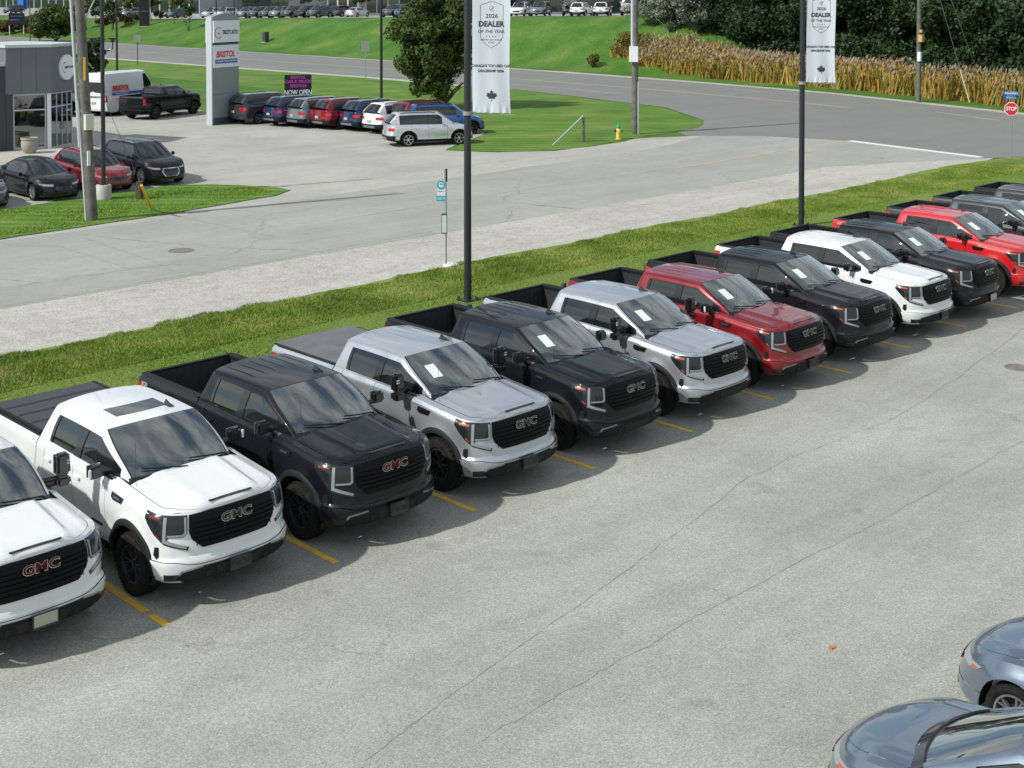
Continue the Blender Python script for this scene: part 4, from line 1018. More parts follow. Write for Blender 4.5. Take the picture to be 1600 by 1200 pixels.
# ---------------------------------------------------------------- woodland, terrace trees, reeds
blades_m = leafmat('reed straw', [(.24, .14, .03), (.38, .22, .045), (.46, .30, .07), (.24, .24, .05), (.13, .18, .035), (.34, .19, .04)], .15)
plume_m = leafmat('reed plumes', [(.20, .16, .11), (.30, .25, .16), (.24, .18, .14)], .2)
def reeds():
    n = 42000; t = RNG.random(n); Yb = 22+(86-22)*t
    Xb = np.interp(Yb, [18, 30, 38, 47, 56, 66, 74, 80, 86], [77.5, 81.5, 84.6, 87.8, 90.6, 92.4, 93.2, 94.6, 96.5]); wdt = np.interp(Yb, [22, 60, 70, 76, 86], [8.5, 8, 6, 4, 1.2])
    X = Xb+1.1+wdt*RNG.random(n)**1.1+.35*np.sin(Yb*1.3); Y = Yb+RNG.normal(0, .3, n); Z = np.array([terr(a, b) for a, b in zip(X, Y)])
    Hh = RNG.uniform(1.5, 2.7, n)*np.interp(Yb, [22, 70, 78, 86], [1, 1, .8, .45])*np.interp(X-Xb, [1, 2.2], [.72, 1]); a = RNG.uniform(0, math.pi, n); wd = RNG.uniform(.03, .07, n); lx = (RNG.normal(.10, .20, n)+.12*np.sin(Yb*2.1))*Hh; ly = RNG.normal(-.08, .20, n)*Hh
    c, s_ = np.cos(a)*wd, np.sin(a)*wd; Q = np.zeros((n, 4, 3))
    Q[:, 0] = np.c_[X-c, Y-s_, Z]; Q[:, 1] = np.c_[X+c, Y+s_, Z]; Q[:, 2] = np.c_[X+c*.8+lx*.6, Y+s_*.8+ly*.6, Z+Hh*.8]; Q[:, 3] = np.c_[X-c*.8+lx*.6, Y-s_*.8+ly*.6, Z+Hh*.8]
    tag(obj('reeds', quads('reeds', Q, blades_m)), kind='stuff')
    k = 9500; i = RNG.choice(n, k, replace=False); h0 = Z[i]+Hh[i]*.8; px, py = X[i]+lx[i]*.7, Y[i]+ly[i]*.7; w2 = RNG.uniform(.05, .11, k); hh = RNG.uniform(.2, .45, k); dx = RNG.normal(.1, .1, k); a = RNG.uniform(0, math.pi, k); c, s_ = np.cos(a)*w2, np.sin(a)*w2
    Q = np.zeros((k, 4, 3)); Q[:, 0] = np.c_[px, py, h0]; Q[:, 1] = np.c_[px+c, py+s_, h0+hh*.45]; Q[:, 2] = np.c_[px+dx, py, h0+hh]; Q[:, 3] = np.c_[px-c, py-s_, h0+hh*.45]
    tag(obj('reed_plumes', quads('reed_plumes', Q, plume_m)), kind='stuff')
    # drifting leaves low in the stand
    k = 26000; i = RNG.integers(0, n, k); f = RNG.uniform(.15, .8, k); px, py, pz = X[i]+lx[i]*f*.7+RNG.normal(0, .08, k), Y[i]+ly[i]*f*.7+RNG.normal(0, .08, k), Z[i]+Hh[i]*f
    a = RNG.uniform(0, 6.28, k); L_ = RNG.uniform(.18, .4, k); w2 = .03; Q = np.zeros((k, 3, 3)); Q[:, 0] = np.c_[px, py, pz-w2]; Q[:, 1] = np.c_[px, py, pz+w2]; Q[:, 2] = np.c_[px+np.cos(a)*L_, py+np.sin(a)*L_, pz+L_*.4]
    tag(obj('reed_leaves', quads('reed_leaves', Q, blades_m)), kind='stuff')
reeds()
WG = 'woodland trees beyond the reeds'
rw = random.Random(11)
def gp(px, d):                                     # ground point on the sight line px at a given distance
    v = ray(px, 60); k = d/math.hypot(v.x, v.y); x, y = v.x*k, v.y*k; return (x, y, terr(x, y))
kinds = [('wood%d' % i, 10.5, 4.0, 'leafdark', 30+i) for i in range(3)]
def gx(px, dx):                                    # ground point on the sight line px, dx metres behind the reed bed
    X_ = float(np.interp(px, [980, 1060, 1120, 1240, 1400, 1600, 1720], [101, 104, 104.5, 103, 99, 92, 88]))+dx
    v = ray(px, 60); y = v.y*X_/v.x; return (X_, y, terr(X_, y))
i = 0
for row, (d, stp) in enumerate(((1.5, 58), (9, 54), (19, 50))):
    px = 1112+row*15 if row == 0 else 1045+row*12
    while px < 1730:
        k = kinds[i % 3]; s_ = rw.uniform(.85, 1.25)
        if row == 0 and 1350 < px < 1450: px += stp; i += 1; continue
        tree(gx(px, d+rw.uniform(-2, 2)), k[0], k[1], k[2], 'dark green broadleaf tree in the wood beyond the orange reeds', 'tree', WG, leaf=.17, nl=12500, clumps=48, m=k[3], seed=k[4], trunk=.04, limbs=5, rz=rw.uniform(0, 6), sc=s_, r=.2, low=-.75)
        px += stp*rw.uniform(.8, 1.15); i += 1
tree(gx(1088, -2.5), 'willow', 10, 3.6, 'grey green willow with pale bare branches behind the reeds', leaf=.13, nl=9500, clumps=60, m='leafgrey', bark='palebark', seed=50, trunk=.03, limbs=22, r=.17, name='willow_tree')
tree(gx(1045, -2), 'willowb', 7.5, 2.4, 'smaller grey green willow at the edge of the grass hill', leaf=.13, nl=5200, clumps=44, m='leafgrey', bark='palebark', seed=51, trunk=.03, limbs=14, r=.12, name='willow_tree')
tree(gx(1130, 3), 'poplar', 9.5, 1.5, 'narrow yellowing tree between the grey willow and the dark wood', leaf=.16, nl=2600, clumps=26, m='leafyel', seed=52, trunk=.05, limbs=6, r=.12)
tree(gx(1515, 1), 'bushw', 4.2, 4.6, 'broad low brownish thicket in front of the dark wood at the right', 'bush', leaf=.18, nl=7000, clumps=40, m='leafdark', seed=53, trunk=.02, limbs=3, r=.1, name='thicket', low=-.5)
tree(gx(1582, 0), 'bushx', 3.0, 3.4, 'lower green bush right of the brownish thicket at the right edge', 'bush', leaf=.16, nl=4000, clumps=30, m='leafdark', seed=54, trunk=.02, limbs=3, r=.1, name='bush', low=-.5)
tree(gx(1014, .5), 'bushg', 3.2, 2.6, 'pale green shrub where the grass hill meets the reeds', 'bush', leaf=.12, nl=3600, clumps=26, m='leafgrey', seed=55, trunk=.03, limbs=4, r=.07, name='shrub', low=-.5)
tree(gx(990, -3.5), 'bushh', 2.0, 2.8, 'low yellow green scrub at the left end of the reeds', 'bush', leaf=.12, nl=3000, clumps=26, m='leafyel', seed=56, trunk=.03, limbs=4, r=.07, name='shrub', low=-.5)
tree(at(926, 106), 'bushi', 1.5, .95, 'small round yellow flowering bush on the grass by the main road', 'bush', leaf=.08, nl=1800, clumps=16, m='leafyel', seed=57, trunk=.1, limbs=4, r=.05, name='bush', low=-.5)
tree(gx(1250, 0), 'bushj', 1.6, 2.8, 'green scrub among the tops of the reeds', 'bush', leaf=.12, nl=2000, clumps=20, m='leafdark', seed=58, trunk=.03, limbs=3, r=.05, name='bush', low=-.5)
# trees near the left edge and on the terrace slope
tree(at(88, 66), 'bigbush', 5.6, 3.6, 'large bushy olive green tree above the roof of the grey building', leaf=.20, nl=9000, clumps=50, m='leaf', seed=60, trunk=.05, limbs=6, r=.16, low=-.6)
tree(at(62, 64), 'olive2', 3.6, 2.3, 'rounded olive brown shrub left of the large bushy tree', 'bush', leaf=.16, nl=4200, clumps=30, m='leafbrown', seed=61, trunk=.05, limbs=6, r=.1, name='shrub', low=-.6)
for k_, (px, py, lab) in enumerate(((8, 54, 'russet shrub below the glass office at the left edge'), (24, 52, 'russet shrub under the dark display sign'), (42, 50, 'brown shrub just right of the dark display sign'), (56, 46, 'brown shrub near the thin dark pole at the left'))):
    tree(at(px, py), 'rus%d' % (k_ % 2), 2.6, 2.2, lab, 'bush', 'russet shrubs below the glass office', leaf=.15, nl=2200, clumps=20, m='leafbrown', seed=62+k_ % 2, trunk=.05, limbs=4, r=.06, name='shrub', low=-.5)
for k_, (px, py, lab) in enumerate(((160, 40, 'orange tinted shrub on the slope near the black totem sign'), (196, 38, 'low dark shrub just left of the black totem sign'), (208, 34, 'brown shrub touching the black totem sign'), (250, 30, 'small dark shrub right of the black totem sign'), (172, 36, 'green shrub beside the orange tinted one on the slope'))):
    tree(at(px, py), 'slope%d' % (k_ % 2), 1.5, 1.3, lab, 'bush', 'shrubs at the top of the slope', leaf=.11, nl=1200, clumps=14, m='leafbrown', seed=66+k_ % 2, trunk=.05, limbs=3, r=.05, name='shrub', low=-.5)
tree((53.7, 106.2), 'darksmall', 4.1, 1.35, 'small very dark tree with lit top leaves behind the wooden pole and the white van', leaf=.14, nl=5200, clumps=30, m='leafdark', seed=70, trunk=.12, limbs=6, r=.09)
tree(at(296, 48), 'young', 5.2, 1.25, 'young multi-stemmed tree with thin foliage on the slope left of the tall sign', leaf=.13, nl=1500, clumps=16, m='leaf', seed=71, trunk=.35, limbs=8, r=.10, stems=4)
tree(at(637, 50), 'conical', 3.9, .75, 'slim dark conical tree on the slope left of the large linden', leaf=.09, nl=2600, clumps=30, m='leafdark', seed=72, trunk=.05, limbs=4, r=.07, cone=.8, low=-.8)
for k_, (px, d, sc) in enumerate(((135, 222, 1), (150, 228, 1.1), (175, 214, .8), (205, 216, .9), (236, 214, .85), (272, 205, .8), (390, 214, 1), (446, 218, 1.1), (470, 214, .9), (505, 216, 1), (565, 200, .8), (632, 205, 1), (655, 200, .9), (750, 190, 1), (905, 178, 1), (955, 176, 1.1), (1000, 172, 1))):
    tree(gp(px, d), 'terr%d' % (k_ % 2), 6.5, 2.3, 'yellow green tree behind the cars parked on the terrace', 'tree', 'trees behind the terrace car park', leaf=.2, nl=1500, clumps=18, m=('leafyel' if k_ % 3 else 'leaf') if k_ % 2 else 'leaf', seed=73+k_ % 2, trunk=.2, limbs=5, r=.1, sc=sc, rz=k_)
# ================================================================ other cars
def car_lib(key, p):
    L, W, H = p['L'], p['W']/2, p['H']; R = p['R']; yf, yr = p['yf'], p['yr']; gc = p['gc']; bz = p['belt']; hz = p['hood']; nz = p['nose']; tz = p['tail']
    yw, yrf, yrr, yd = p['yw'], p['yrf'], p['yrr'], p['yd']
    zt = ss([(0, nz), (.25, nz+(hz-nz)*.35), (yw*.6, nz+(hz-nz)*.8), (yw, hz), (yw+.5, bz-.01), (yd-.2, bz+.04), (yd, bz+.05), (L-.05, tz)])
    zb = ss([(0, gc+.06), (.3, gc+.02), (.7, gc), (L-.6, gc), (L-.2, gc+.08), (L, gc+.12)])
    arches = [(yf, R+.01, R+.065), (yr, R+.01, R+.065)]
    mz = (gc+bz)/2
    def off(sh, a, x, y, z):
        t = (z-gc)/(sh.zt(y)-gc); wf = 1-sstep((y-.15)/.5); wr_ = 1-sstep((L-.1-y)/.4)
        side = float(np.interp(t, [0, .12, .3, .5, .72, .86, 1], [-.07, -.02, -.03, -.005, 0, -.02, -.075]))
        fr = float(np.interp(t, [0, .15, .35, .55, .8, 1], [-.05, .02, .02, 0, -.05, -.13])); rr = float(np.interp(t, [0, .2, .45, .6, .8, 1], [-.05, .03, .02, -.02, -.05, -.08]))
        o = side*(1-wf)*(1-wr_)+fr*wf+rr*wr_
        for yc, zc, Ra in arches:
            d = math.hypot(y-yc, z-zc); o += .025*(1-sstep((d-Ra)/.12))*(1-wf)*(1-wr_)
        return o
    sh = Shell(L, W, p.get('df', .75), p.get('nf', 2.3), p.get('dr', .4), p.get('nr', 2.8), zt, zb, off, bow=.05)
    sv = list(np.linspace(0, sh.sy(.6), 18)); ysl = []
    for yc, zc, Ra in arches: ysl += [yc-Ra-.001]+[yc+Ra*math.sin(t) for t in np.linspace(-math.pi/2, math.pi/2, 17)]+[yc+Ra+.001]
    d1, d2, d3 = p['doors']
    for d in (d1, d2, d3): ysl += [d-.005, d+.005]
    ysl += list(np.arange(.7, L-.45, .22)); sv += [sh.sy(y) for y in ysl if .6 < y < L-.42]; sv += list(np.linspace(sh.sy(L-.42), sh.Smax, 16)); sv = sorted(set(round(s_, 5) for s_ in sv))
    fr = [0, .08, .16, .24, .32, .4, .48, .56, .64, .72, .79, .85, .9, .95, 1]
    rows = lambda y: [gc+(zt(y)-gc)*f for f in fr]
    clad = p.get('clad', False)
    def grp(y, z, a, sg, j):
        if a < sh.sy(.55) and j < 5: return 'front_bumper', .006, (1 if (clad and j < 2) else 0)
        if any(abs(y-d) < .006 for d in (d1, d2, d3)) and j > 1 and .9 < y < L-.6: return 'body', -.01, 1
        if j > 1 and d1 < y < d2: return 'front_door'+('L' if sg > 0 else 'R'), 0, 0
        if j > 1 and d2 < y < d3 and p.get('rdoor', True) and not any(abs(y-yc) < Ra for yc, zc, Ra in arches): return 'rear_door'+('L' if sg > 0 else 'R'), 0, 0
        if a > sh.sy(L-.35) and j < 5: return 'rear_bumper', .008, (2 if clad else 0)
        return 'body', 0, (2 if clad and j < 2 else 0)
    def tz_(t, x, y):
        e = abs(t); h = .055*sstep(y/.3)*(1-e**2.6)+.012*math.exp(-((e-.62)/.07)**2)*sstep((y-.3)/.3)
        if y > yd-.2: h *= .6
        return h
    tcs = [-1, -.95, -.9, -.86, -.852, -.78, -.7, -.62, -.54, -.4, -.2, 0]; tcs = tcs+[-q for q in tcs[-2::-1]]
    def tg(y, t):
        e = abs(t)
        if y < yw-.02:
            if .851 < e < .861 and y > .25: return 'body', -.008, 1
            return ('hood', 0, 0) if e < .856 and y > .12 else ('body', 0, 0)
        if y < yw+.25: return ('body', -.01, 1) if e < .80 else ('body', 0, 0)
        if y > yd-.35: return 'body', 0, 0
        return None
    out = shell_parts(sh, sv, rows, arches, grp, tcs, tz_, tg)
    ghp = p['gh']; y0 = yw-.05; y1 = yd+.02
    ysn = sorted(set([round(v, 4) for v in list(np.linspace(y0, yrf, 9))+list(np.linspace(yrf, yrr, 12))+list(np.linspace(yrr, y1, 8))]+[d2-.05, d2+.04]))
    rear_open = p.get('rwin', (.15, .9)); sidew = p['sidew']; near = p.get('near')
    def cell(kind, y, a, sg):
        if kind == 'side':
            if .07 < a < .9 and sidew[0] < y < sidew[1]:
                if d2-.05 < y < d2+.04: return 'cab', 1
                s_ = 'L' if sg > 0 else 'R'
                return ('window_f' if y < d2 else 'window_r')+s_, 0, .008
            return 'cab', 0
        e = abs(a)
        if y < yrf-.03 and e < .92 and y > y0+.06: return 'windshield', 0, .004
        if y < y0+.06: return 'cab', 1
        if y > yrr+(y1-yrr)*rear_open[0] and y < yrr+(y1-yrr)*rear_open[1] and e < .82: return 'rear_window', 0, .004
        if p.get('pano') and yrf+.15 < y < yrr-.2 and e < .7: return 'cab', 1
        return 'cab', 0
    greenhouse(dict(ys=ysn, rows=[0, .07, .25, .45, .65, .8, .9, 1], cols=[1, .97, .92, .82, .7, .5, .25, 0, -.25, -.5, -.7, -.82, -.92, -.97, -1], zb=lambda y: zt(y)-.006, ywt=yrf, yrt=yrr, y0=y0, y1=y1,
               zr=lambda y: H-.075+.02*math.sin(math.pi*min(1, max(0, (y-yrf)/(yrr-yrf)))), wb=lambda y: W-.10-.07*(1-sstep((y-y0)/.9))-.05*sstep((y-(y1-.8))/.8), wr=ghp['wr'], crown=.055, bf=ghp.get('bf', .22), bt=.14, br=.08, belly=.02), out, cell)
    lib = {'sh': sh}
    for k, mb in out.items():
        if k.startswith('window') or k in ('windshield', 'rear_window'): lib[k] = mb.mesh(k, M['darkglass'], 60)
        elif k == 'cab': lib[k] = mb.mesh(k, [M['white'], M['gloss']], 45, solid=.02 if near else 0)
        else: lib[k] = mb.mesh(k, [M['white'], M['under'], M['trim']], 32)
    S_ = sh.surf; Sm = sh.Smax
    zz = lambda t, y=0.2: gc+(zt(y)-gc)*t
    lp = p['lamp']                                    # (x_in, z_in_lo, z_in_hi, x_out, z_out_lo, z_out_hi) as fractions
    for side, sg in (('L', 1), ('R', -1)):
        xi, xo = lp[0]*W, lp[1]*W+.12; fl = lambda pts, sg=sg: [(sg*a, b) for a, b in pts]
        lib['lamp'+side] = patch_mesh('headlight', fl([(xi, zz(lp[2])), (xi+.02, zz(lp[3])), (xo*.8, zz(lp[3]+.03)), (xo+.10, zz(lp[3]+.09)), (xo, zz(lp[2]+.10)), (xo*.8, zz(lp[2]+.02))]), S_, M['lamp'], .08, .010)
        lib['amb'+side] = patch_mesh('side_marker', fl([(xo*.86, zz(lp[2]+.05)), (xo*.9, zz(lp[2]+.13)), (xo+.03, zz(lp[2]+.165)), (xo-.02, zz(lp[2]+.10))]), S_, M['amber'], .08, .014)
        lib['fogl'+side] = patch_mesh('fog_lamp', fl([(.56*W, zz(.2)), (.84*W, zz(.2)), (.88*W, zz(.36)), (.62*W, zz(.33))]), S_, M['gloss'], .08, .016)
        t = p['tl']
        lib['tl'+side] = patch_mesh('tail_lamp', [(sg*(Sm-q), zt(L-.2)*0+gc+(zt(L-.1)-gc)*z) for q, z in ((t[0]*W, t[1]), (t[0]*W, t[2]), (t[3]*W+.12, t[4]), (t[3]*W+.12, t[5]))], S_, M['tail'], .08, .012)
        lib['hf'+side] = patch_mesh('handle', fl([(sh.sy(d2-.28), bz-.15), (sh.sy(d2-.10), bz-.145), (sh.sy(d2-.10), bz-.118), (sh.sy(d2-.28), bz-.12)]), S_, M['chrome'], .1, .03)
        lib['hr'+side] = patch_mesh('handle', fl([(sh.sy(d3-.26), bz-.125), (sh.sy(d3-.08), bz-.12), (sh.sy(d3-.08), bz-.092), (sh.sy(d3-.26), bz-.095)]), S_, M['chrome'], .1, .03)
        m = MB(); x0, x1 = sg*(W-.04), sg*(W+.17); yy = yw+.48; m.box(min(x0+sg*.05, x1), max(x0+sg*.05, x1), yy-.10, yy+.02, bz-.02, bz+.13, tx=.02, ty=.01); lib['mir'+side] = m.mesh('mirror', M['white'], 60, bevel=.03)
        m = MB(); x0, x1 = sg*(W-.10), sg*(W+.03); m.box(min(x0, x1), max(x0, x1), yy-.05, yy+.03, bz-.02, bz+.03); lib['mira'+side] = m.mesh('mirror_arm', M['gloss'], 30)
        if p.get('rails'):
            m = MB(); ysr = np.linspace(yrf+.1, yrr-.05, 8); m.path([(sg*(ghp['wr']-.03), y, H-.012+(.012 if 0 < i < 7 else -.03)) for i, y in enumerate(ysr)], .018, n=6); lib['rail'+side] = m.mesh('roof_rail', M['chrome'], 40)
    gw = p.get('grw', .5)*W
    lib['grille'] = patch_mesh('grille', [(-gw*.7, zz(p['gr'][0])), (gw*.7, zz(p['gr'][0])), (gw, zz((p['gr'][0]+p['gr'][1])/2)), (gw*.95, zz(p['gr'][1])), (-gw*.95, zz(p['gr'][1])), (-gw, zz((p['gr'][0]+p['gr'][1])/2))], S_, M['gloss'], .1, .012)
    if p.get('grchrome'):
        o1 = [(-gw*.7, zz(p['gr'][0])), (gw*.7, zz(p['gr'][0])), (gw, zz((p['gr'][0]+p['gr'][1])/2)), (gw*.95, zz(p['gr'][1])), (-gw*.95, zz(p['gr'][1])), (-gw, zz((p['gr'][0]+p['gr'][1])/2))]
        lib['grc'] = patch_mesh('grille_frame', o1, S_, M['chrome'], .1, .018, holes=[[(a*.92, zz(.5)+(b-zz(.5))*.86) for a, b in o1]])
    m = MB()
    for i in range(4):
        z = zz(p['gr'][0]+(p['gr'][1]-p['gr'][0])*(i+.8)/5); m.grid([[S_(x, z-.008, .012), S_(x, z-.006, .022), S_(x, z+.006, .022), S_(x, z+.008, .012)] for x in np.linspace(-gw*.72, gw*.72, 9)])
    lib['gbar'] = m.mesh('grille_bars', M['rimblack'], 0)
    lib['low'] = patch_mesh('lower_intake', [(-.5*W, zz(.06)), (.5*W, zz(.06)), (.58*W, zz(.22)), (-.58*W, zz(.22))], S_, M['gloss'], .1, .014)
    m = MB(); q = S_(0, zz(.3), .03)[1]; m.box(-.15, .15, q-.01, q+.02, zz(.3)-.07, zz(.3)+.07); lib['plf'] = m.mesh('licence_plate', M['darkplate'], 0)
    m = MB(); q = S_(Sm, zz(.45, L-.1), .02)[1]; m.box(-.15, .15, q-.02, q+.012, .62*bz, .62*bz+.13); lib['plr'] = m.mesh('licence_plate', M['plate'], 0)
    lib['rlow'] = patch_mesh('rear_skid', [(Sm-.55*W, gc+.14), (Sm+.55*W-.0001, gc+.14), (Sm+.5*W, gc+.26), (Sm-.5*W, gc+.26)], lambda a, b, e: S_(a if a <= Sm else -(2*Sm-a), b, e), M['greyp'], .2, .02)
    m = MB(); m.box(-W+.3, W-.3, .8, L-.6, gc-.02, .55)
    for yc in (yf, yr): m.tube((-W+.2, yc, R), (W-.2, yc, R), .05)
    lib['chassis'] = m.mesh('chassis', M['under'], 0)
    m = MB()
    for yc in (yf, yr):
        P = []
        for t in np.linspace(-1.7, 1.7, 16): P.append([(W-.03, yc+(R+.065)*math.sin(t), max(R+.01+(R+.065)*math.cos(t), gc)), (W-.32, yc+(R+.065)*math.sin(t), max(R+.01+(R+.065)*math.cos(t), gc))])
        m.grid(P)
    lib['well'] = m.mesh('wheel_well', M['under'], 0)
    if clad:
        m = MB()
        for yc, zc, Ra in arches:
            P = []
            for t in np.linspace(-1.6, 1.6, 18): P.append([S_(sh.sy(yc+r*math.sin(t)), max(zc+r*math.cos(t), gc+.05), e) for r, e in ((Ra-.02, -.03), (Ra-.015, .012), (Ra+.05, .008), (Ra+.055, -.01))])
            m.grid(P)
        lib['clad'] = m.mesh('wheel_arch_trim', M['trim'], 50)
    if near:
        m = MB(); P = []
        for x in np.linspace(-W+.12, W-.12, 7): P.append([(x, yw+.05, bz-.09), (x, yw+.55, bz-.03), (x, yw+.7, bz-.12), (x, yw+.68, .5)])
        m.grid(P); lib['dash'] = m.mesh('dashboard', M['interior'], 50)
        m = MB(); m.box(-W+.1, W-.1, yw+.3, yd-.2, .3, .36)
        for sg in (-1, 1): m.box(min(sg*(W-.12), sg*(W-.08)), max(sg*(W-.12), sg*(W-.08)), yw+.3, yd-.3, .35, bz-.03)
        lib['floor'] = m.mesh('cabin_floor', M['interior'], 0)
        m = MB()
        for x in (-.36, .36): m.box(x-.24, x+.24, yw+1.1, yw+1.6, .45, .6, tx=.02); m.box(x-.23, x+.23, yw+1.5, yw+1.66, .55, 1.12, tx=.03, ty=.02); m.box(x-.12, x+.12, yw+1.58, yw+1.66, 1.12, 1.27, tx=.02)
        lib['seats'] = m.mesh('front_seats', M['seat'], 50, bevel=.02)
        m = MB(); m.path([(-.05, yw-.02, hz+.055), (.25, yw-.06, hz+.06), (.62, yw-.0, hz+.045)], .012, n=5); m.path([(-.62, yw+.0, hz+.045), (-.3, yw-.05, hz+.06), (-.08, yw-.02, hz+.055)], .012, n=5); lib['wip'] = m.mesh('wipers', M['trim'], 0)
    m = MB(); m.add([(-.02, yrr-.25, H-.02), (.02, yrr-.25, H-.02), (.025, yrr-.1, H-.02), (-.025, yrr-.1, H-.02), (0, yrr-.11, H+.045)], [(0, 1, 4), (1, 2, 4), (2, 3, 4), (3, 0, 4)]); lib['fin'] = m.mesh('antenna_fin', M['gloss'], 0)
    return lib
SUV = dict(L=4.65, W=1.86, H=1.70, R=.355, yf=.92, yr=3.62, gc=.22, belt=1.06, hood=1.04, nose=.80, tail=1.08, yw=1.22, yrf=2.0, yrr=4.05, yd=4.56, doors=(1.55, 2.55, 3.45), gh=dict(wr=.60), sidew=(1.75, 4.0), lamp=(.5, .9, .72, .82), tl=(.55, .66, .82, .95, .84, .66), gr=(.42, .72), rwin=(.12, .92), clad=True, rails=True)
BIGSUV = dict(SUV, L=5.0, W=1.97, H=1.76, yf=.95, yr=3.85, yrr=4.5, yd=4.92, yw=1.3, yrf=2.1, doors=(1.65, 2.7, 3.65), sidew=(1.85, 4.4), hood=1.10, belt=1.12, tail=1.12, gh=dict(wr=.66), clad=False)
SEDAN = dict(L=4.65, W=1.80, H=1.43, R=.325, yf=.92, yr=3.62, gc=.16, belt=.90, hood=.90, nose=.66, tail=.98, yw=1.20, yrf=2.10, yrr=3.15, yd=4.05, doors=(1.50, 2.45, 3.35), gh=dict(wr=.54), sidew=(1.75, 3.45), lamp=(.45, .92, .74, .86), tl=(.5, .66, .82, .95, .84, .66), gr=(.45, .70), grw=.4, df=.85, nf=2.1, dr=.5, nr=2.4, rwin=(.08, .9))
HATCH = dict(SUV, L=4.2, W=1.80, H=1.56, R=.335, yf=.86, yr=3.46, yrr=3.62, yd=4.1, doors=(1.45, 2.4, 3.2), sidew=(1.65, 3.6), belt=.98, hood=.95, nose=.74, tail=1.0)
PREM = dict(SUV, clad=False, grchrome=True, grw=.42, gr=(.28, .80), H=1.66)
VAN = dict(L=5.95, W=2.06, H=2.72, R=.36, yf=.98, yr=4.45, gc=.24, belt=1.28, hood=1.22, nose=.92, tail=1.28, yw=1.10, yrf=2.05, yrr=5.80, yd=5.90, doors=(1.35, 2.35, 3.6), gh=dict(wr=.80, bf=.3), sidew=(1.55, 2.30), lamp=(.55, .9, .70, .86), tl=(.86, .62, .98, .95, .98, .62), gr=(.42, .66), df=.6, nf=2.6, dr=.12, nr=6, rdoor=False, rwin=(2, 3))
CLS = dict(suv=SUV, bigsuv=BIGSUV, sedan=SEDAN, hatch=HATCH, prem=PREM, van=VAN, nearsedan=dict(SEDAN, near=True))
def make_car(kind, x, y, head, pm, label, cat, group=None, z=0, nose=True, rim='rimsilver', name=None, far=False):
    p = CLS[kind]; L = cached(('car', kind), lambda: car_lib(kind, p)); rz = math.radians(head)+math.pi/2
    if not nose: dx = math.cos(math.radians(head))*p['L']; dy = math.sin(math.radians(head))*p['L']; x += dx; y += dy
    root = empty(name or ('parked_'+{'suv': 'suv', 'bigsuv': 'suv', 'prem': 'suv', 'sedan': 'sedan', 'nearsedan': 'sedan', 'hatch': 'hatchback', 'van': 'van'}[kind]), (x, y, z), rz); tag(root, label, cat, group)
    P = M[pm]; near = p.get('near')
    body = obj('body', L['body'], root, [P, M['under'], M['trim']]); obj('cab', L['cab'], root, [P, M['gloss']]); h = obj('hood', L['hood'], root, [P, M['under'], M['trim']])
    fb = obj('front_bumper', L['front_bumper'], root, [P, M['trim'], M['trim']]); rb = obj('rear_bumper', L['rear_bumper'], root, [P, M['under'], M['trim']])
    g = obj('grille', L['grille'], root); obj('grille_bars', L['gbar'], g)
    if 'grc' in L: obj('grille_frame', L['grc'], g)
    obj('lower_intake', L['low'], fb)
    for s, sg in (('L', 1), ('R', -1)):
        d = obj('door', L['front_door'+s], root, [P, M['under'], M['trim']]); obj('handle', L['hf'+s], d, [P])
        if 'window_f'+s in L: obj('window', L['window_f'+s], d, [M['tint'] if near else M['darkglass']])
        if p.get('rdoor', True):
            d = obj('door', L['rear_door'+s], root, [P, M['under'], M['trim']]); obj('handle', L['hr'+s], d, [P])
            if 'window_r'+s in L: obj('window', L['window_r'+s], d, [M['tint'] if near else M['darkglass']])
        hl = obj('headlight', L['lamp'+s], root); obj('side_marker', L['amb'+s], hl)
        obj('tail_lamp', L['tl'+s], root); mi = obj('mirror', L['mir'+s], root, [P if kind != 'bigsuv' else M['gloss']]); obj('mirror_arm', L['mira'+s], mi)
        if not near: obj('fog_lamp', L['fogl'+s], fb)
        if 'rail'+s in L: obj('roof_rail', L['rail'+s], root, [M['chrome'] if kind == 'prem' else M['trim']])
        w_ = obj('wheel_well', L['well'], root); w_.scale = (sg, 1, 1)
        if 'clad' in L: c = obj('wheel_arch_trim', L['clad'], root)
        if 'clad' in L and sg < 0: c.scale = (-1, 1, 1)
    obj('windshield', L['windshield'], root, [M['glass'] if near else M['darkglass']])
    if 'rear_window' in L: obj('rear_window', L['rear_window'], root, [M['tint'] if near else M['darkglass']])
    obj('chassis', L['chassis'], root); obj('licence_plate', L['plr'], rb); obj('antenna_fin', L['fin'], root)
    if p.get('clad'): obj('rear_skid', L['rlow'], rb)
    if near:
        obj('dashboard', L['dash'], root); obj('cabin_floor', L['floor'], root); obj('seats', L['seats'], root); obj('wipers', L['wip'], root)
        o = obj('steering_wheel', LIB['wheel_s'], root); o.location = (.36, p['yw']+.72, .88); o.rotation_euler = (math.radians(65), 0, 0)
    R = p['R']; add_wheels(root, p['W']/2-.125, (p['yf'], p['yr']), R, 'c%.2f' % R+('s' if kind in ('suv', 'hatch') else ''), .215, R-.10, 6 if kind in ('suv', 'hatch') else 5, M[rim], style=1 if kind in ('suv', 'hatch') else 0)
    return root
# foreground pair, bottom right corner
make_car('nearsedan', 11.80, 7.24, 90, 'steel', 'blue grey sedan whose hood and windshield fill the bottom right corner', 'car', 'blue grey sedans in the bottom right corner')
make_car('nearsedan', 14.50, 7.24, 90, 'steel', 'blue grey sedan behind the corner one, its orange side marker and front wheel arch showing', 'car', 'blue grey sedans in the bottom right corner')
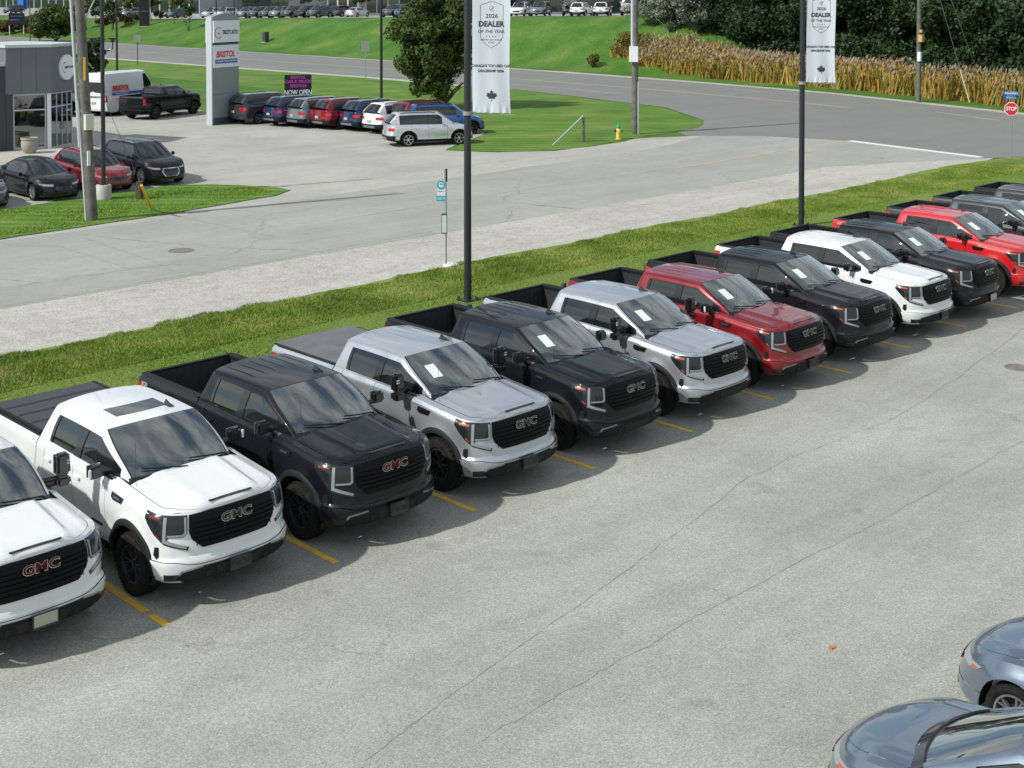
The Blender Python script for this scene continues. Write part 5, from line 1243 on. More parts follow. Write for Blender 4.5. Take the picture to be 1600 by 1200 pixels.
# cars in front of the grey building
gl = 'cars parked before the grey building'
make_car('sedan', 20.15, 47.75, -90, 'grey', 'dark sedan cut by the left edge, next to the navy sedan', 'car', gl, rim='rimblack')
make_car('sedan', 23.05, 48.00, -90, 'darkblue', 'navy black sedan with silver wheels left of the red hatchback', 'car', gl)
make_car('hatch', 25.45, 48.35, -90, 'darkred', 'dark red hatchback behind the wooden utility pole', 'car', gl, rim='rimblack')
make_car('prem', 27.95, 48.65, -90, 'darkblue', 'black SUV with chrome window trim and roof rails, at the right end of its row', 'car', gl)
# row by the tall sign
gr_ = 'cars parked in a row beside the tall sign'
for kd, x, y, pm, lab in (('bigsuv', 43.0, 67.75, 'grey', 'charcoal SUV with vertical red tail lamp beside the tall sign'), ('suv', 43.85, 65.35, 'navy', 'navy SUV second in the row, chrome curve around its side window'),
                          ('suv', 44.25, 63.55, 'greyp', 'grey SUV with dark roof edge between the navy and the red one'), ('suv', 44.8, 61.9, 'darkred', 'red SUV between the grey and the second navy SUV'),
                          ('suv', 45.4, 60.0, 'navy', 'navy SUV with silver rear skid plate left of the white one'), ('suv', 45.45, 58.0, 'white', 'white SUV seen from behind with small red lamps'),
                          ('bigsuv', 46.2, 56.7, 'darkred', 'maroon SUV half hidden behind the silver SUV')):
    make_car(kd, x, y, 0, pm, lab, 'car', gr_, nose=False, rim='rimsilver' if pm != 'white' else 'rimblack')
a = -24; ca, sa = math.cos(math.radians(a)), math.sin(math.radians(a))
make_car('suv', 46.95, 51.35, a, 'silver2', 'silver SUV with white wheels parked side on at the end of the row', 'car')
make_car('suv', 50.6, 54.35, a, 'bluep', 'bright blue SUV behind the silver one, its nose showing past the banner pole', 'car', rim='rimblack')
# van and pickups far left
hd = 22
make_car('van', 39.35, 77.9, hd, 'white', 'tall white rental van with red and blue lettering, seen from behind', 'van', nose=False)
v = [o for o in S.objects if o.name.startswith('parked_van')][0]
def vtext(t, s_, m, y, z, **k): text(v, t, s_, m, (-1.015+max(0, z-1.35)*.12, y, z), (math.pi/2-.11, 0, -math.pi/2), **k)
M['bris'] = mat('red sign lettering', (.55, .02, .03), .5); M['blues'] = mat('blue sign band', (.015, .12, .42), .5); M['navyt'] = mat('dark blue lettering', (.02, .03, .08), .5)
# (the visible side of the van is its right-hand side, local -x)
vtext('BRISTOL', .46, M['bris'], 4.55, 1.72, sx=.9, bold=.014, shear=.15, extrude=.006)
b_ = MB(); b_.box(-.012, .012, 2.3, 5.35, -.08, .08); o = b_.build('blue_band', M['blues'], v, angle=0); o.location = (-1.0, 0, 1.40); o.rotation_euler = (0, .0, 0)
vtext('TRUCK RENTALS', .15, M['paper'], 4.5, 1.40, extrude=.012, name='band_lettering')
b_ = MB(); b_.box(-.01, .01, 3.6, 5.0, -.02, .02); o = b_.build('red_stripe', M['bris'], v, angle=0); o.location = (-1.035, 0, 1.04)
b_ = MB(); b_.box(-.80, .80, 5.985, 6.005, 1.50, 2.15); b_.build('rear_window', M['darkglass'], v, angle=0, bevel=.008)
def far_truck(x, y, head, pm, lab, cover=None):
    rz = math.radians(head)+math.pi/2; c, s_ = math.cos(math.radians(head)), math.sin(math.radians(head))
    return make_truck(x+c*5.89, y+s_*5.89, pm, lab, None, sheet=False, rz=rz)
far_truck(39.85, 74.15, 22, 'black', 'black pickup truck parked side on in front of the white rental van')
far_truck(36.9, 79.5, 22, 'greyp', 'grey pickup truck half hidden behind the wooden pole left of the van')
far_truck(34.6, 82.6, 22, 'silver2', 'silver pickup truck glimpsed between the grey building and the wooden pole')
# cars on the terrace
tg_ = 'cars parked on the terrace'
def tcar(px, kd, head, pm, lab, dist=None):
    v_ = ray(px, 60); X = 109.2; k = X/v_.x; x, y = X, v_.y*k
    if dist: x += dist; y = v_.y*(x/v_.x)
    return make_car(kd, x, y, head, pm, lab, 'car', tg_, z=terr(x, y)+.03, nose=True)
for i, (px, pm) in enumerate(((372, 'greyp'), (390, 'grey'), (408, 'grey'), (424, 'greyp'), (443, 'grey'), (464, 'black'), (483, 'grey'))):
    tcar(px, 'suv', 197, pm, 'dark SUV facing the road, %s in the left terrace row' % ('first', 'second', 'third', 'fourth', 'fifth', 'sixth', 'last')[i])
tcar(521, 'suv', 205, 'silver', 'silver grey car low behind the crest of the terrace', 14)
tcar(548, 'suv', 20, 'grey', 'dark car seen from the side behind the crest of the terrace', 12)
tcar(572, 'sedan', 20, 'silver2', 'pale car with red tail lamp behind the crest of the terrace', 10)
for px, kd, pm, lab in ((602, 'suv', 'grey', 'dark SUV just right of the thin dark pole on the terrace'), (622, 'suv', 'bluep', 'blue SUV beside the slim conical tree'), (645, 'suv', 'steel', 'blue grey SUV left of the linden crown on the terrace'), (742, 'suv', 'black', 'black SUV showing between the banner pole and the banner'),
                        (806, 'suv', 'white', 'white SUV facing the road right beside the big banner'), (838, 'suv', 'greyp', 'grey SUV next to the white one on the terrace')):
    tcar(px, kd, 212 if px > 700 else 200, pm, lab)
def ttruck(px, head, pm, lab, back=0):
    v_ = ray(px, 60); x = 110+back; y = v_.y*(x/v_.x); rz = math.radians(head)+math.pi/2
    o = make_truck(x, y, pm, lab, None, sheet=False, rz=rz); o.location.z = terr(x, y)+.03; return o
ttruck(892, 222, 'grey', 'grey pickup truck facing the road in the middle of the terrace row')
tcar(918, 'hatch', 25, 'white', 'small white car parked nose away right of the grey pickup', 3)
tcar(945, 'hatch', 35, 'white', 'second small white car with its back to the road on the terrace', 3)
ttruck(985, 40, 'silver2', 'pale pickup truck with its back to the road near the wooden utility pole', 5)
tcar(1010, 'suv', 215, 'black', 'black SUV at the right end of the terrace row', 2)
for i, (px, pm) in enumerate(((8, 'grey'), (145, 'black'), (163, 'white'), (190, 'greyp'), (262, 'grey'), (318, 'silver'), (338, 'silver2'))):
    lab = ('grey car in front of the glass office at the left edge', 'black car behind the light pole on the terrace', 'white car on the terrace left of the black totem sign', 'grey car just left of the black totem sign', 'dark car right of the black totem sign', 'silver car behind the young multi-stemmed tree', 'pale car half hidden by the top of the tall sign')[i]
    tcar(px, 'suv', 200, pm, lab, 6)

for k_, (px, dx, key, lab) in enumerate(((1100, .5, 'bushw', 'dark green thicket behind the left part of the reeds'), (1165, -.2, 'bushw', 'dark green thicket behind the reeds left of the right banner pole'), (1215, .2, 'bushx', 'low dark bush behind the reeds just left of the right banner pole'), (1300, -.2, 'bushx', 'low dark bush behind the reeds just right of the right banner'), (1350, .4, 'bushw', 'dark green thicket left of the mown gap in the wood'), (1065, 2.5, 'bushw', 'dark green thicket below the grey green willow'))):
    tree(gx(px, dx), key, 4.2 if key == 'bushw' else 3.0, 4.6, lab, 'bush', None, m='leafdark', trunk=.02, rz=k_*1.3, name='thicket')
# ================================================================ poles, banners, signs
M['polemetal'] = mat('dark painted pole', (.014, .018, .024), .45, coat=.2, bump=.1)
M['galv'] = mat('galvanised steel', (.34, .38, .38), .45, metal=.6)
M['wood'] = mat('weathered pole wood', (.085, .085, .078), .9, col2=(.15, .145, .13), scale=3, bump=.5, bscale=25)
M['conduit'] = mat('pale grey conduit', (.42, .46, .48), .55)
M['concrete'] = mat('light concrete', (.38, .37, .33), .85, col2=(.46, .45, .41), scale=3, bump=.2)
M['cloth'] = mat('white banner cloth', (.56, .63, .68), .75)
M['bronze'] = mat('banner dark print', (.05, .04, .04), .6)
M['signwhite'] = mat('sign white', (.72, .77, .80), .45); M['signgrey'] = mat('pylon grey panel', (.27, .32, .34), .4, metal=.3)
M['signdark'] = mat('pylon dark foot', (.05, .08, .10), .5); M['yellow'] = mat('yellow plastic', (.72, .44, .02), .5)
M['teal'] = mat('bus stop blue', (.01, .36, .50), .5); M['stopred'] = mat('stop sign red', (.60, .015, .03), .45); M['stblue'] = mat('street sign blue', (.02, .13, .36), .5)
M['hyd'] = mat('hydrant yellow', (.75, .50, .10), .5); M['hydg'] = mat('hydrant green', (.02, .25, .09), .5); M['hydb'] = mat('hydrant blue', (.02, .08, .32), .5)
M['magenta'] = mat('magenta lettering', (.48, .06, .42), .5); M['signblack'] = mat('black sign board', (.008, .008, .012), .5)
M['wall'] = mat('grey metal cladding', (.115, .135, .148), .5, col2=(.13, .15, .162), scale=.6); M['walldark'] = mat('dark slate cladding', (.035, .05, .062), .55)
M['capw'] = mat('pale roof coping', (.45, .49, .50), .5); M['frame'] = mat('pale aluminium frame', (.50, .54, .56), .4, metal=.3)
M['bglass'] = glassmat('shop window glass', (.42, .50, .48)); M['inside'] = mat('shop interior', (.16, .17, .16), .8)
def vec2(az): return Vector((math.cos(math.radians(az)), math.sin(math.radians(az)), 0))
def lamp_pole(x, y, label, h=10.2, group=None, r=.098, base=True, banner=None, arm=None, ztop=None):
    o = empty('light_pole', (x, y, 0)); tag(o, label, 'light pole', group)
    m = MB(); m.tube((0, 0, 0), (0, 0, h), r, r*.86, n=16); m.build('pole', M['polemetal'], o, angle=50)
    if base:
        m = MB(); m.box(-.22, .22, -.22, .22, 0, .055); m.build('base_plate', M['polemetal'], o, bevel=.01)
        for a in (45, 135, 225, 315): d = vec2(a)*.23; q = MB(); q.tube((d.x, d.y, .05), (d.x, d.y, .12), .028, n=6); q.build('anchor_bolt', M['polemetal'], o)
        q = MB(); q.box(-.03, .03, -.115, -.085, .35, .55); q.build('hand_hole_cover', M['gloss'], o)
    m = MB(); m.tube((0, 0, h), (0, 0, h+.1), .05, n=8); m.box(-.9, .9, -.15, .15, h+.05, h+.18); m.build('lamp_head', M['polemetal'], o)
    return o
BP = []
for (x, y, lab, bl, seed) in ((23.13, 25.42, 'black light pole carrying the bigger, nearer dealer banner', 'nearer white dealer award banner with frayed wrinkled lower edge on the black pole', 0), (38.48, 25.46, 'black light pole carrying the farther dealer banner at the right', 'farther white dealer award banner hanging from the right-hand black pole', 1)):
    lp = lamp_pole(x, y, lab)
    az = -49; d = vec2(az); nn = Vector((-math.sin(math.radians(az)), math.cos(math.radians(az)), 0))*-1   # towards the camera
    z0, z1 = 4.90, 8.35
    bn = empty('award_banner', (x, y, 0)); tag(bn, bl, 'banner')
    def bpos(u, vv, off, seed=seed, d=d, nn=nn, z0=z0, z1=z1):
        k = 1-vv; wv = .030*math.sin(u*4+vv*2.4+seed)+.009*math.sin(u*11+vv*2.2+seed*2)*(.3+k)+.010*math.sin(vv*7+u*3)
        wr = .010*math.sin(u*38+seed)*max(0, 1-vv*16)+(.010*math.sin(u*23)*max(0, 1-vv*12))
        sag = -.045*math.sin(math.pi*u)*(1-vv)*0
        nar = 1-.05*(1-vv)*math.sin(math.pi*min(1, vv*1.2)); p = d*(.13+.98*u*nar)+nn*(wv+wr+off); z = z0+(z1-z0)*vv+sag-.02*u*(1-vv)+.6*wr*max(0, 1-vv*8)
        return (p.x, p.y, z)
    P = [[bpos(u, v_, 0) for v_ in np.linspace(0, 1, 90)] for u in np.linspace(0, 1, 46)]
    m = MB(); m.grid(P); m.build('cloth', M['cloth'], bn, angle=80, solid=.003)
    for zz_ in (z0-.03, z1+.03):
        m = MB(); e = d*1.22; m.tube((0, 0, zz_), (e.x, e.y, zz_-.04), .014, n=6); m.tube((0, 0, zz_-.05), (0, 0, zz_+.05), .125, n=14)
        m.build('banner_arm', M['galv'], bn)
    def bprint(name, verts_uv, faces, m_, off=.006):
        me = bpy.data.meshes.new(name); me.from_pydata([bpos(u, v_, off) for u, v_ in verts_uv], [], faces); me.materials.append(m_); return obj(name, me, bn)
    def btext(t, size, u, z, sx=1, bold=0, m_=None, space=1):
        me = text_mesh(t, size, m_ or M['bronze'], 0, sx, bold=bold, space=space); bm = bmesh.new(); bm.from_mesh(me)
        for q in range(-20, 21): bmesh.ops.bisect_plane(bm, geom=bm.verts[:]+bm.edges[:]+bm.faces[:], plane_co=(q*.05, 0, 0), plane_no=(1, 0, 0))
        for v_ in bm.verts:
            if seed == 0 or True: v_.co = Vector(bpos(u+v_.co.x/.98, (z-z0)/(z1-z0)+v_.co.y/(z1-z0), .006))
        bm.to_mesh(me); bm.free(); return obj('lettering', me, bn)
    zt_ = 4.93; W_ = lambda z: (z-z0)/(z1-z0)
    btext('2026', .14, .51, 7.38, 1.15, .002); btext('DEALER', .19, .50, 7.17, 1.0, .008); btext('OF THE YEAR', .115, .50, 6.98, 1.0, .001)
    for i in range(4):
        cx = .38+i*.08; pts = []
        for k in range(10): a_ = math.pi/2+k*math.pi/5; r_ = .022 if k % 2 == 0 else .009; pts.append((cx+r_*math.cos(a_), W_(6.86)+r_*math.sin(a_)/(z1-z0)))
        bprint('star', pts, [tuple(range(10))], M['bronze'])
    btext('NATIONAL USED CAR DEALER', .05, .50, 6.77, .85); btext('AWARD', .05, .50, 6.70, .85)
    btext("CANADA'S TOP USED CAR", .092, .50, 6.10, .92, .0035); btext('DEALERSHIP 2026', .092, .50, 5.97, .96, .0035)
    # shield outline and ring with a tick
    sh_ = [(.21, 7.66), (.51, 7.76), (.81, 7.66), (.81, 6.85), (.70, 6.68), (.51, 6.56), (.32, 6.68), (.21, 6.85)]
    vs, fs = [], []
    for i in range(8):
        a_, b_ = Vector(sh_[i]), Vector(sh_[(i+1) % 8]); t_ = (b_-a_).normalized(); n_ = Vector((-t_.y, t_.x))*.005
        K = 8
        for j in range(K+1): q = a_+(b_-a_)*j/K; vs += [(q.x+n_.x, W_(q.y+n_.y)), (q.x-n_.x, W_(q.y-n_.y))]
        o_ = i*(K+1)*2
        for j in range(K): fs.append((o_+2*j, o_+2*j+1, o_+2*j+3, o_+2*j+2))
    bprint('shield_outline', vs, fs, M['bronze'])
    vs, fs = [], []
    for j in range(25): a_ = 2*math.pi*j/24*.86+.3; vs += [(.51+.062*math.cos(a_), W_(7.57+.062*math.sin(a_))), (.51+.054*math.cos(a_), W_(7.57+.054*math.sin(a_)))]
    for j in range(24): fs.append((2*j, 2*j+1, 2*j+3, 2*j+2))
    bprint('tick_ring', vs, fs, M['bronze'])
    bprint('tick', [(.485, W_(7.57)), (.495, W_(7.58)), (.51, W_(7.56)), (.555, W_(7.62)), (.56, W_(7.61)), (.512, W_(7.535))], [(0, 1, 2, 5), (2, 3, 4, 5)], M['bronze'])
    half = [(0, 1.0), (.10, .80), (.20, .85), (.15, .48), (.34, .66), (.39, .56), (.60, .60), (.52, .40), (.66, .30), (.36, .02), (.40, -.12), (.05, -.06), (.03, -.45)]
    pts = half+[(-a_, b_) for a_, b_ in half[::-1] if a_ > 0]
    bm = bmesh.new(); vv_ = [bm.verts.new((a_, b_, 0)) for a_, b_ in pts]
    for i in range(len(vv_)): bm.edges.new((vv_[i], vv_[(i+1) % len(vv_)]))
    bmesh.ops.triangle_fill(bm, use_beauty=True, edges=bm.edges[:])
    for v_ in bm.verts: v_.co = Vector(bpos(.52+v_.co.x*.23, W_(5.28+v_.co.y*.21), .006))
    me = bpy.data.meshes.new('maple_leaf'); bm.to_mesh(me); bm.free(); me.materials.append(M['bronze']); obj('maple_leaf', me, bn)
# short black posts behind the trucks
for i, x in enumerate((7.98, 9.50, 10.88, 13.78, 16.73, 19.72, 22.74, 25.76, 28.88, 31.81, 34.9, 38.0, 42.11, 44.97)):
    m = MB(); m.lathe([(.001, 1.13), (.05, 1.13), (.062, 1.10), (.062, 0)], n=12)
    o = m.build('post', M['polemetal'], angle=50); o.location = (x, 21.62, 0)
    tag(o, 'short black post behind the row, near the bed of the '+('leftmost white', 'cropped leftmost', 'sunroof white', 'blue black', 'off-road tyred silver', 'black (between silvers)', 'second silver', 'dark cherry red', 'black (after cherry red)', 'farther white', 'black (before bright red)', 'bright red', 'dark grey', 'second last')[i]+' truck', 'post', 'black posts behind the pickup trucks')
# ---- bus stop
o = empty('bus_stop_sign', (25.43, 28.88, 0)); tag(o, 'slim bus stop pole with a round blue bus symbol and a timetable case', 'bus stop')
m = MB(); m.tube((0, 0, 0), (0, 0, 2.86), .024, n=8); m.build('pole', M['galv'], o, angle=50)
m = MB(); m.box(-.02, .03, -.03, .03, 2.5, 2.87); m.build('pole_bracket', M['polemetal'], o)
az = -40; d = vec2(az); nn = Vector((-d.y, d.x, 0))*-1; ang = math.radians(az)
pl = MB()
def lpt(u, z, off=0): p = d*u+nn*off; return (p.x, p.y, z)
def board(mb, pts, off0, off1): 
    n_ = len(pts); mb.add([lpt(u, z, off0) for u, z in pts]+[lpt(u, z, off1) for u, z in pts], [tuple(range(n_)), tuple(range(n_, 2*n_))[::-1]]+[(i, (i+1) % n_, n_+(i+1) % n_, n_+i) for i in range(n_)])
b = MB(); board(b, [(-.255, 2.10), (-.02, 2.10), (-.02, 2.40), (-.255, 2.40)], .0, .012); b.build('sign_panel', M['signwhite'], o, angle=0)
b = MB(); board(b, [(-.138+.125*math.cos(t), 2.40+.125*math.sin(t)) for t in np.linspace(0, 2*math.pi, 25)[:-1]], -.002, .018); b.build('bus_roundel', M['teal'], o, angle=0)
b = MB(); board(b, [(-.20, 2.34), (-.075, 2.34), (-.065, 2.45), (-.09, 2.475), (-.185, 2.475), (-.21, 2.45)], .018, .022); b.build('bus_symbol', M['signwhite'], o, angle=0)
b = MB(); board(b, [(-.185, 2.41), (-.09, 2.41), (-.09, 2.45), (-.185, 2.45)], .022, .025); b.build('bus_symbol_window', M['teal'], o, angle=0)
b = MB(); board(b, [(-.27, 1.93), (-.0, 1.93), (-.0, 2.08), (-.27, 2.08)], .0, .016); b.build('stop_number_panel', M['teal'], o, angle=0)
text(o, '3819', .12, M['signwhite'], lpt(-.135, 2.005, .019), (math.pi/2, 0, ang), extrude=.002, name='stop_number')
text(o, 'iXpress', .055, M['blues'], lpt(-.14, 2.22, .015), (math.pi/2, 0, ang), extrude=.001)
b = MB(); board(b, [(-.135, 1.0), (.035, 1.0), (.035, 1.58), (-.135, 1.58)], .03, .06); b.build('timetable_case', M['signdark'], o, angle=0)
b = MB(); board(b, [(-.12, 1.03), (.012, 1.03), (.012, 1.53), (-.12, 1.53)], .06, .064); b.build('timetable', M['paper'], o, angle=0)
b = MB(); rb_ = random.Random(3)
for (x, y, s_) in ((-.02, -.05, .13), (.12, .02, .15), (.24, -.02, .11), (.05, .1, .12)): b.lathe([(.001, s_*.8), (s_*.6, s_*.75), (s_, s_*.45), (s_*1.02, 0)], c=(x, y, 0), n=7)
q = b.build('stone', mat('white painted stone', (.62, .64, .63), .8, bump=.3), angle=20); q.location = (25.5, 28.86, .01); tag(q, 'pile of whitish stones at the foot of the bus stop pole', 'stones')
# ---- utility poles
def util(x, y, label, top, r0=.165, r1=.13, group=None):
    o = empty('utility_pole', (x, y, 0)); tag(o, label, 'utility pole', group); m = MB(); t = Vector(top); k = 8; P = [Vector((0, 0, -.1))+(t-Vector((0, 0, -.1)))*i/k for i in range(k+1)]
    for i in range(k): m.tube(P[i], P[i+1], r0+(r1-r0)*i/k, r0+(r1-r0)*(i+1)/k, n=14)
    m.build('pole', M['wood'], o, angle=60); return o
LC = Vector((math.sin(CAM_AZ), -math.cos(CAM_AZ), 0)); TC = Vector((-math.cos(CAM_AZ), -math.sin(CAM_AZ), 0))   # rightwards / towards the viewer
o = util(21.78, 43.28, 'thick leaning wooden utility pole with a pale conduit at the left', (-.42*LC.x*1.3, -.42*LC.y*1.3, 11), .19, .15)
def lean(z): return Vector((-.42*1.3*LC.x, -.42*1.3*LC.y, 0))*z/11
m = MB(); a0, a1 = lean(.1)-LC*.20+TC*.05+Vector((0, 0, .0)), lean(4.2)-LC*.23+TC*.06+Vector((0, 0, 4.2)); m.tube(a0, a1, .045, n=8); m.build('conduit', M['conduit'], o, angle=60)
m = MB(); a0, a1 = lean(2.6)-LC*.27+TC*.05+Vector((0, 0, 2.6)), lean(10.5)-LC*.27+TC*.06+Vector((0, 0, 10.5)); m.tube(a0, a1, .06, n=8); m.build('conduit', M['conduit'], o, angle=60)
c = lean(3.5)+LC*.13+TC*.16; m = MB(); m.box(c.x-.15, c.x+.15, c.y-.09, c.y+.09, 3.18, 3.72); q = m.build('meter_box', mat('pale green box', (.50, .55, .42), .5), o, bevel=.01)
m = MB(); c2 = lean(6.9)+LC*.1; m.tube((c2.x, c2.y, 6.9), (c2.x+LC.x*.75, c2.y+LC.y*.75, 8.4), .022, n=6); m.build('brace', M['conduit'], o)
m = MB(); c2 = lean(2.2)+TC*.19+LC*.06; m.box(c2.x-.05, c2.x+.05, c2.y-.03, c2.y+.03, 1.95, 2.45); m.build('number_tag', M['paper'], o, angle=0)
m = MB(); c2 = lean(5.3)+TC*.17+LC*.10; m.box(c2.x-.03, c2.x+.03, c2.y-.02, c2.y+.02, 4.9, 5.7); m.build('marker_strip', M['yellow'], o, angle=0)
o = util(55.81, 47.69, 'wooden utility pole with white conduit and white box beside the hydrant', (0, 0, 11), .19, .15)
m = MB(); c = LC*.17+TC*.1; m.tube((c.x, c.y, 0), (c.x, c.y, 2.9), .05, n=8); c = -LC*.16+TC*.08; m.tube((c.x, c.y, 4.7), (c.x, c.y, 11), .085, n=8); m.build('conduit', M['conduit'], o, angle=60)
c = -LC*.10+TC*.25; m = MB(); vs = []
for sx_, sy_, z in [(a_, b_, z) for z in (4.0, 4.85) for a_, b_ in ((-.24, -.1), (.24, -.1), (.24, .1), (-.24, .1))]: p = c+LC*sx_+TC*sy_; vs.append((p.x, p.y, z))
m.add(vs, [(0, 1, 2, 3), (4, 5, 6, 7), (0, 1, 5, 4), (1, 2, 6, 5), (2, 3, 7, 6), (3, 0, 4, 7)]); m.build('service_box', M['signwhite'], o, angle=0, bevel=.01)
o = util(85.38, 46.93, 'wooden utility pole with yellow boxes standing before the reeds', (0, 0, 12), .17, .14)
m = MB(); c = TC*.2+LC*.1
for z0_, z1_, k in ((4.25, 4.75, .16), (4.9, 5.1, .1)): m.box(c.x-k, c.x+k, c.y-k, c.y+k, z0_, z1_)
m.build('yellow_box', mat('dull yellow box', (.42, .32, .10), .6), o, bevel=.01)
m = MB(); c = TC*.2; m.box(c.x-.12, c.x+.12, c.y-.12, c.y+.12, 2.9, 3.55); m.build('notice', M['paper'], o, angle=0)
# guy wires with pale guards at the right
for k_, (bx, by, tx, ty, lab) in enumerate(((1515, 157, 1494, 112, 'left one of the two pale sloping guy wire guards in the reeds'), (1543, 153, 1528, 105, 'right one of the two pale sloping guy wire guards in the reeds'))):
    b0 = at(bx, by+3, 0); g_ = empty('guy_wire', b0); tag(g_, lab, 'guy wire'); top = Vector((85.3, 47.0, 12.5+k_))-b0; dd = top.normalized()
    m = MB(); m.tube((0, 0, 0), dd*2.4, .05, n=8); m.build('wire_guard', mat('pale yellow guard%d' % k_, (.55, .56, .36), .5), g_, angle=60)
    m = MB(); m.tube(dd*2.3, dd*top.length, .012, n=4); m.build('wire', M['galv'], g_, angle=0)
b0 = at(238, 329, 0); g_ = empty('guy_wire', b0); tag(g_, 'yellow guy wire guard slanting over the grass left of the lot entrance', 'guy wire'); top = Vector((21.78, 43.28, 10.3))-b0
dd = (at(209, 262, 2.0)-b0).normalized(); m = MB(); m.tube((0, 0, 0), dd*2.3, .045, n=8); m.build('wire_guard', M['yellow'], g_, angle=60)
m = MB(); m.tube(dd*2.3, dd*9.5, .008, n=4); m.build('wire', M['polemetal'], g_, angle=0)
# overhead wires
def cable(p, q, sag, r, lab, name='overhead_cable'):
    p, q = Vector(p), Vector(q); m = MB(); P = [p+(q-p)*t-Vector((0, 0, sag*4*t*(1-t))) for t in np.linspace(0, 1, 25)]; m.path(P, r, n=4); o = m.build(name, M['polemetal'], angle=0); tag(o, lab, 'cable')
cable((103, 300, 8.9), (103, 96, 8.4), 1.0, .022, 'thin overhead cable running in front of the cars on the terrace')
cable((85.4, 47, 9.2), (62, 12, 8.2), .9, .03, 'overhead cable crossing the top right corner of the wood')
# ---- square light pole on its plinth by the parked cars
o = empty('light_pole', (24.24, 47.24, 0)); tag(o, 'dark light pole on a round concrete plinth beside the red hatchback', 'light pole')
m = MB(); m.lathe([(.001, .58), (.27, .58), (.285, .56), (.285, 0)], n=22); m.build('concrete_plinth', M['concrete'], o, angle=50)
m = MB(); m.tube((0, 0, .62), (0, 0, 10), .085, .075, n=12); m.build('pole', M['polemetal'], o, angle=50); m = MB(); m.box(-.13, .13, -.13, .13, .575, .64); m.build('base_plate', M['polemetal'], o)
m = MB()
for sg in (-1, 1):
    pts = [LC*sg*q+Vector((0, 0, z)) for q, z in ((.0, 5.62+.05*sg), (.28, 5.66+.05*sg), (.38, 5.76), (.40, 6.05))]; m.path(pts, .025, n=6); q_ = LC*sg*.40; m.box(q_.x-.05, q_.x+.05, q_.y-.05, q_.y+.05, 6.02, 6.14); m.box(q_.x-.14, q_.x+.14, q_.y-.1, q_.y+.1, 6.12, 6.18)
m.build('camera_arm', M['polemetal'], o, angle=60)
for (px, py, h_, lab) in ((183, 121, 9.5, 'thin dark light pole behind the white van'), (596, 169, 9.5, 'thin dark light pole behind the white SUV of the parked row')):
    p = at(px, py, 0); o = empty('light_pole', p); tag(o, lab, 'light pole'); m = MB(); m.tube((0, 0, 0), (0, 0, h_), .10, .085, n=10); m.build('pole', M['polemetal'], o, angle=50); m = MB(); m.box(-.5, .5, -.12, .12, h_, h_+.12); m.build('lamp_head', M['polemetal'], o)
for (px, py, h_, lab) in ((47, 64, 9, 'thin grey pole at the far kerb near the dark display sign'), (177, 46, 8, 'slim grey pole on the slope left of the black totem sign'), (366, 28, 5, 'short dark pole among the dark cars of the terrace'), (338, 30, 5, 'short dark pole right above the tall sign'), (486, 20, 5, 'slim dark pole at the back of the terrace')):
    p = at(px, py); o = empty('thin_pole', p); tag(o, lab, 'pole'); m = MB(); m.tube((0, 0, 0), (0, 0, h_), .10, .09, n=8); m.build('pole', M['polemetal'] if px > 100 else M['wood'], o, angle=50)
# ---- posts, hydrant, guard rail post
m = MB(); m.box(-.11, .11, -.11, .11, 0, .68, tx=.01, ty=.01); q = m.build('wooden_post', mat('dark brown post', (.07, .045, .035), .85), angle=0, bevel=.01); q.location = (25.22, 46.3, .02); q.rotation_euler = (0, 0, .6); tag(q, 'short dark wooden post next to the yellow guy wire guard', 'post')
o = empty('guy_anchor_post', (51.13, 47.23, 0)); tag(o, 'wooden post with a long sloping steel rod on the lawn', 'post')
m = MB(); m.tube((0, 0, 0), (0, 0, 1.28), .085, n=10); m.build('post', M['wood'], o, angle=60); m = MB(); e = Vector((48.78-51.13, 47.19-47.23, .03)); m.tube((0, 0, 1.38), e, .032, n=8); m.build('rod', M['conduit'], o, angle=60)
o = empty('fire_hydrant', (53.32, 46.71, 0)); tag(o, 'yellow fire hydrant with green cap and blue side cap on the lawn edge', 'fire hydrant')
m = MB(); m.lathe([(.16, 0), (.16, .05), (.115, .06), (.11, .45), (.14, .47), (.14, .52), (.12, .6), (.001, .62)], n=14); m.build('barrel', M['hyd'], o, angle=40)
m = MB(); m.lathe([(.13, .60), (.135, .66), (.10, .76), (.05, .80), (.04, .86), (.001, .87)], n=12); m.build('bonnet', M['hydg'], o, angle=40)
for sg, mt in ((-1, 'hydb'), (1, 'hydg')): m = MB(); a_ = LC*sg*.1; b_ = LC*sg*.23; m.tube((a_.x, a_.y, .50), (b_.x, b_.y, .50), .085, n=10); m.build('side_cap', M[mt], o, angle=40)
m = MB(); a_ = TC*.1; b_ = TC*.2; m.tube((a_.x, a_.y, .47), (b_.x, b_.y, .47), .09, n=10); m.build('pumper_nozzle', M['hyd'], o, angle=40)
# ---- stop sign with street names
o = empty('stop_sign', (61.02, 28.72, 0)); tag(o, 'red octagonal stop sign below two blue street name blades at the corner', 'stop sign')
m = MB(); m.tube((0, 0, 0), (-LC.x*.08, -LC.y*.08, 2.95), .028, n=8); m.build('post', M['galv'], o, angle=50)
Rz = CAM_AZ-math.pi/2-.15; fc = Vector((math.sin(Rz), -math.cos(Rz), 0)); rt_ = Vector((math.cos(Rz), math.sin(Rz), 0))
def disc(name, n_, r_, z, off, th, m_, par, rot=math.pi/8):
    b = MB(); pts = [rt_*r_*math.cos(2*math.pi*i/n_+rot)+Vector((0, 0, z+r_*math.sin(2*math.pi*i/n_+rot))) for i in range(n_)]; b.add([p+fc*off for p in pts]+[p+fc*(off+th) for p in pts], [tuple(range(n_))[::-1], tuple(range(n_, 2*n_))]+[(i, (i+1) % n_, n_+(i+1) % n_, n_+i) for i in range(n_)]); return b.build(name, m_, par, angle=0)
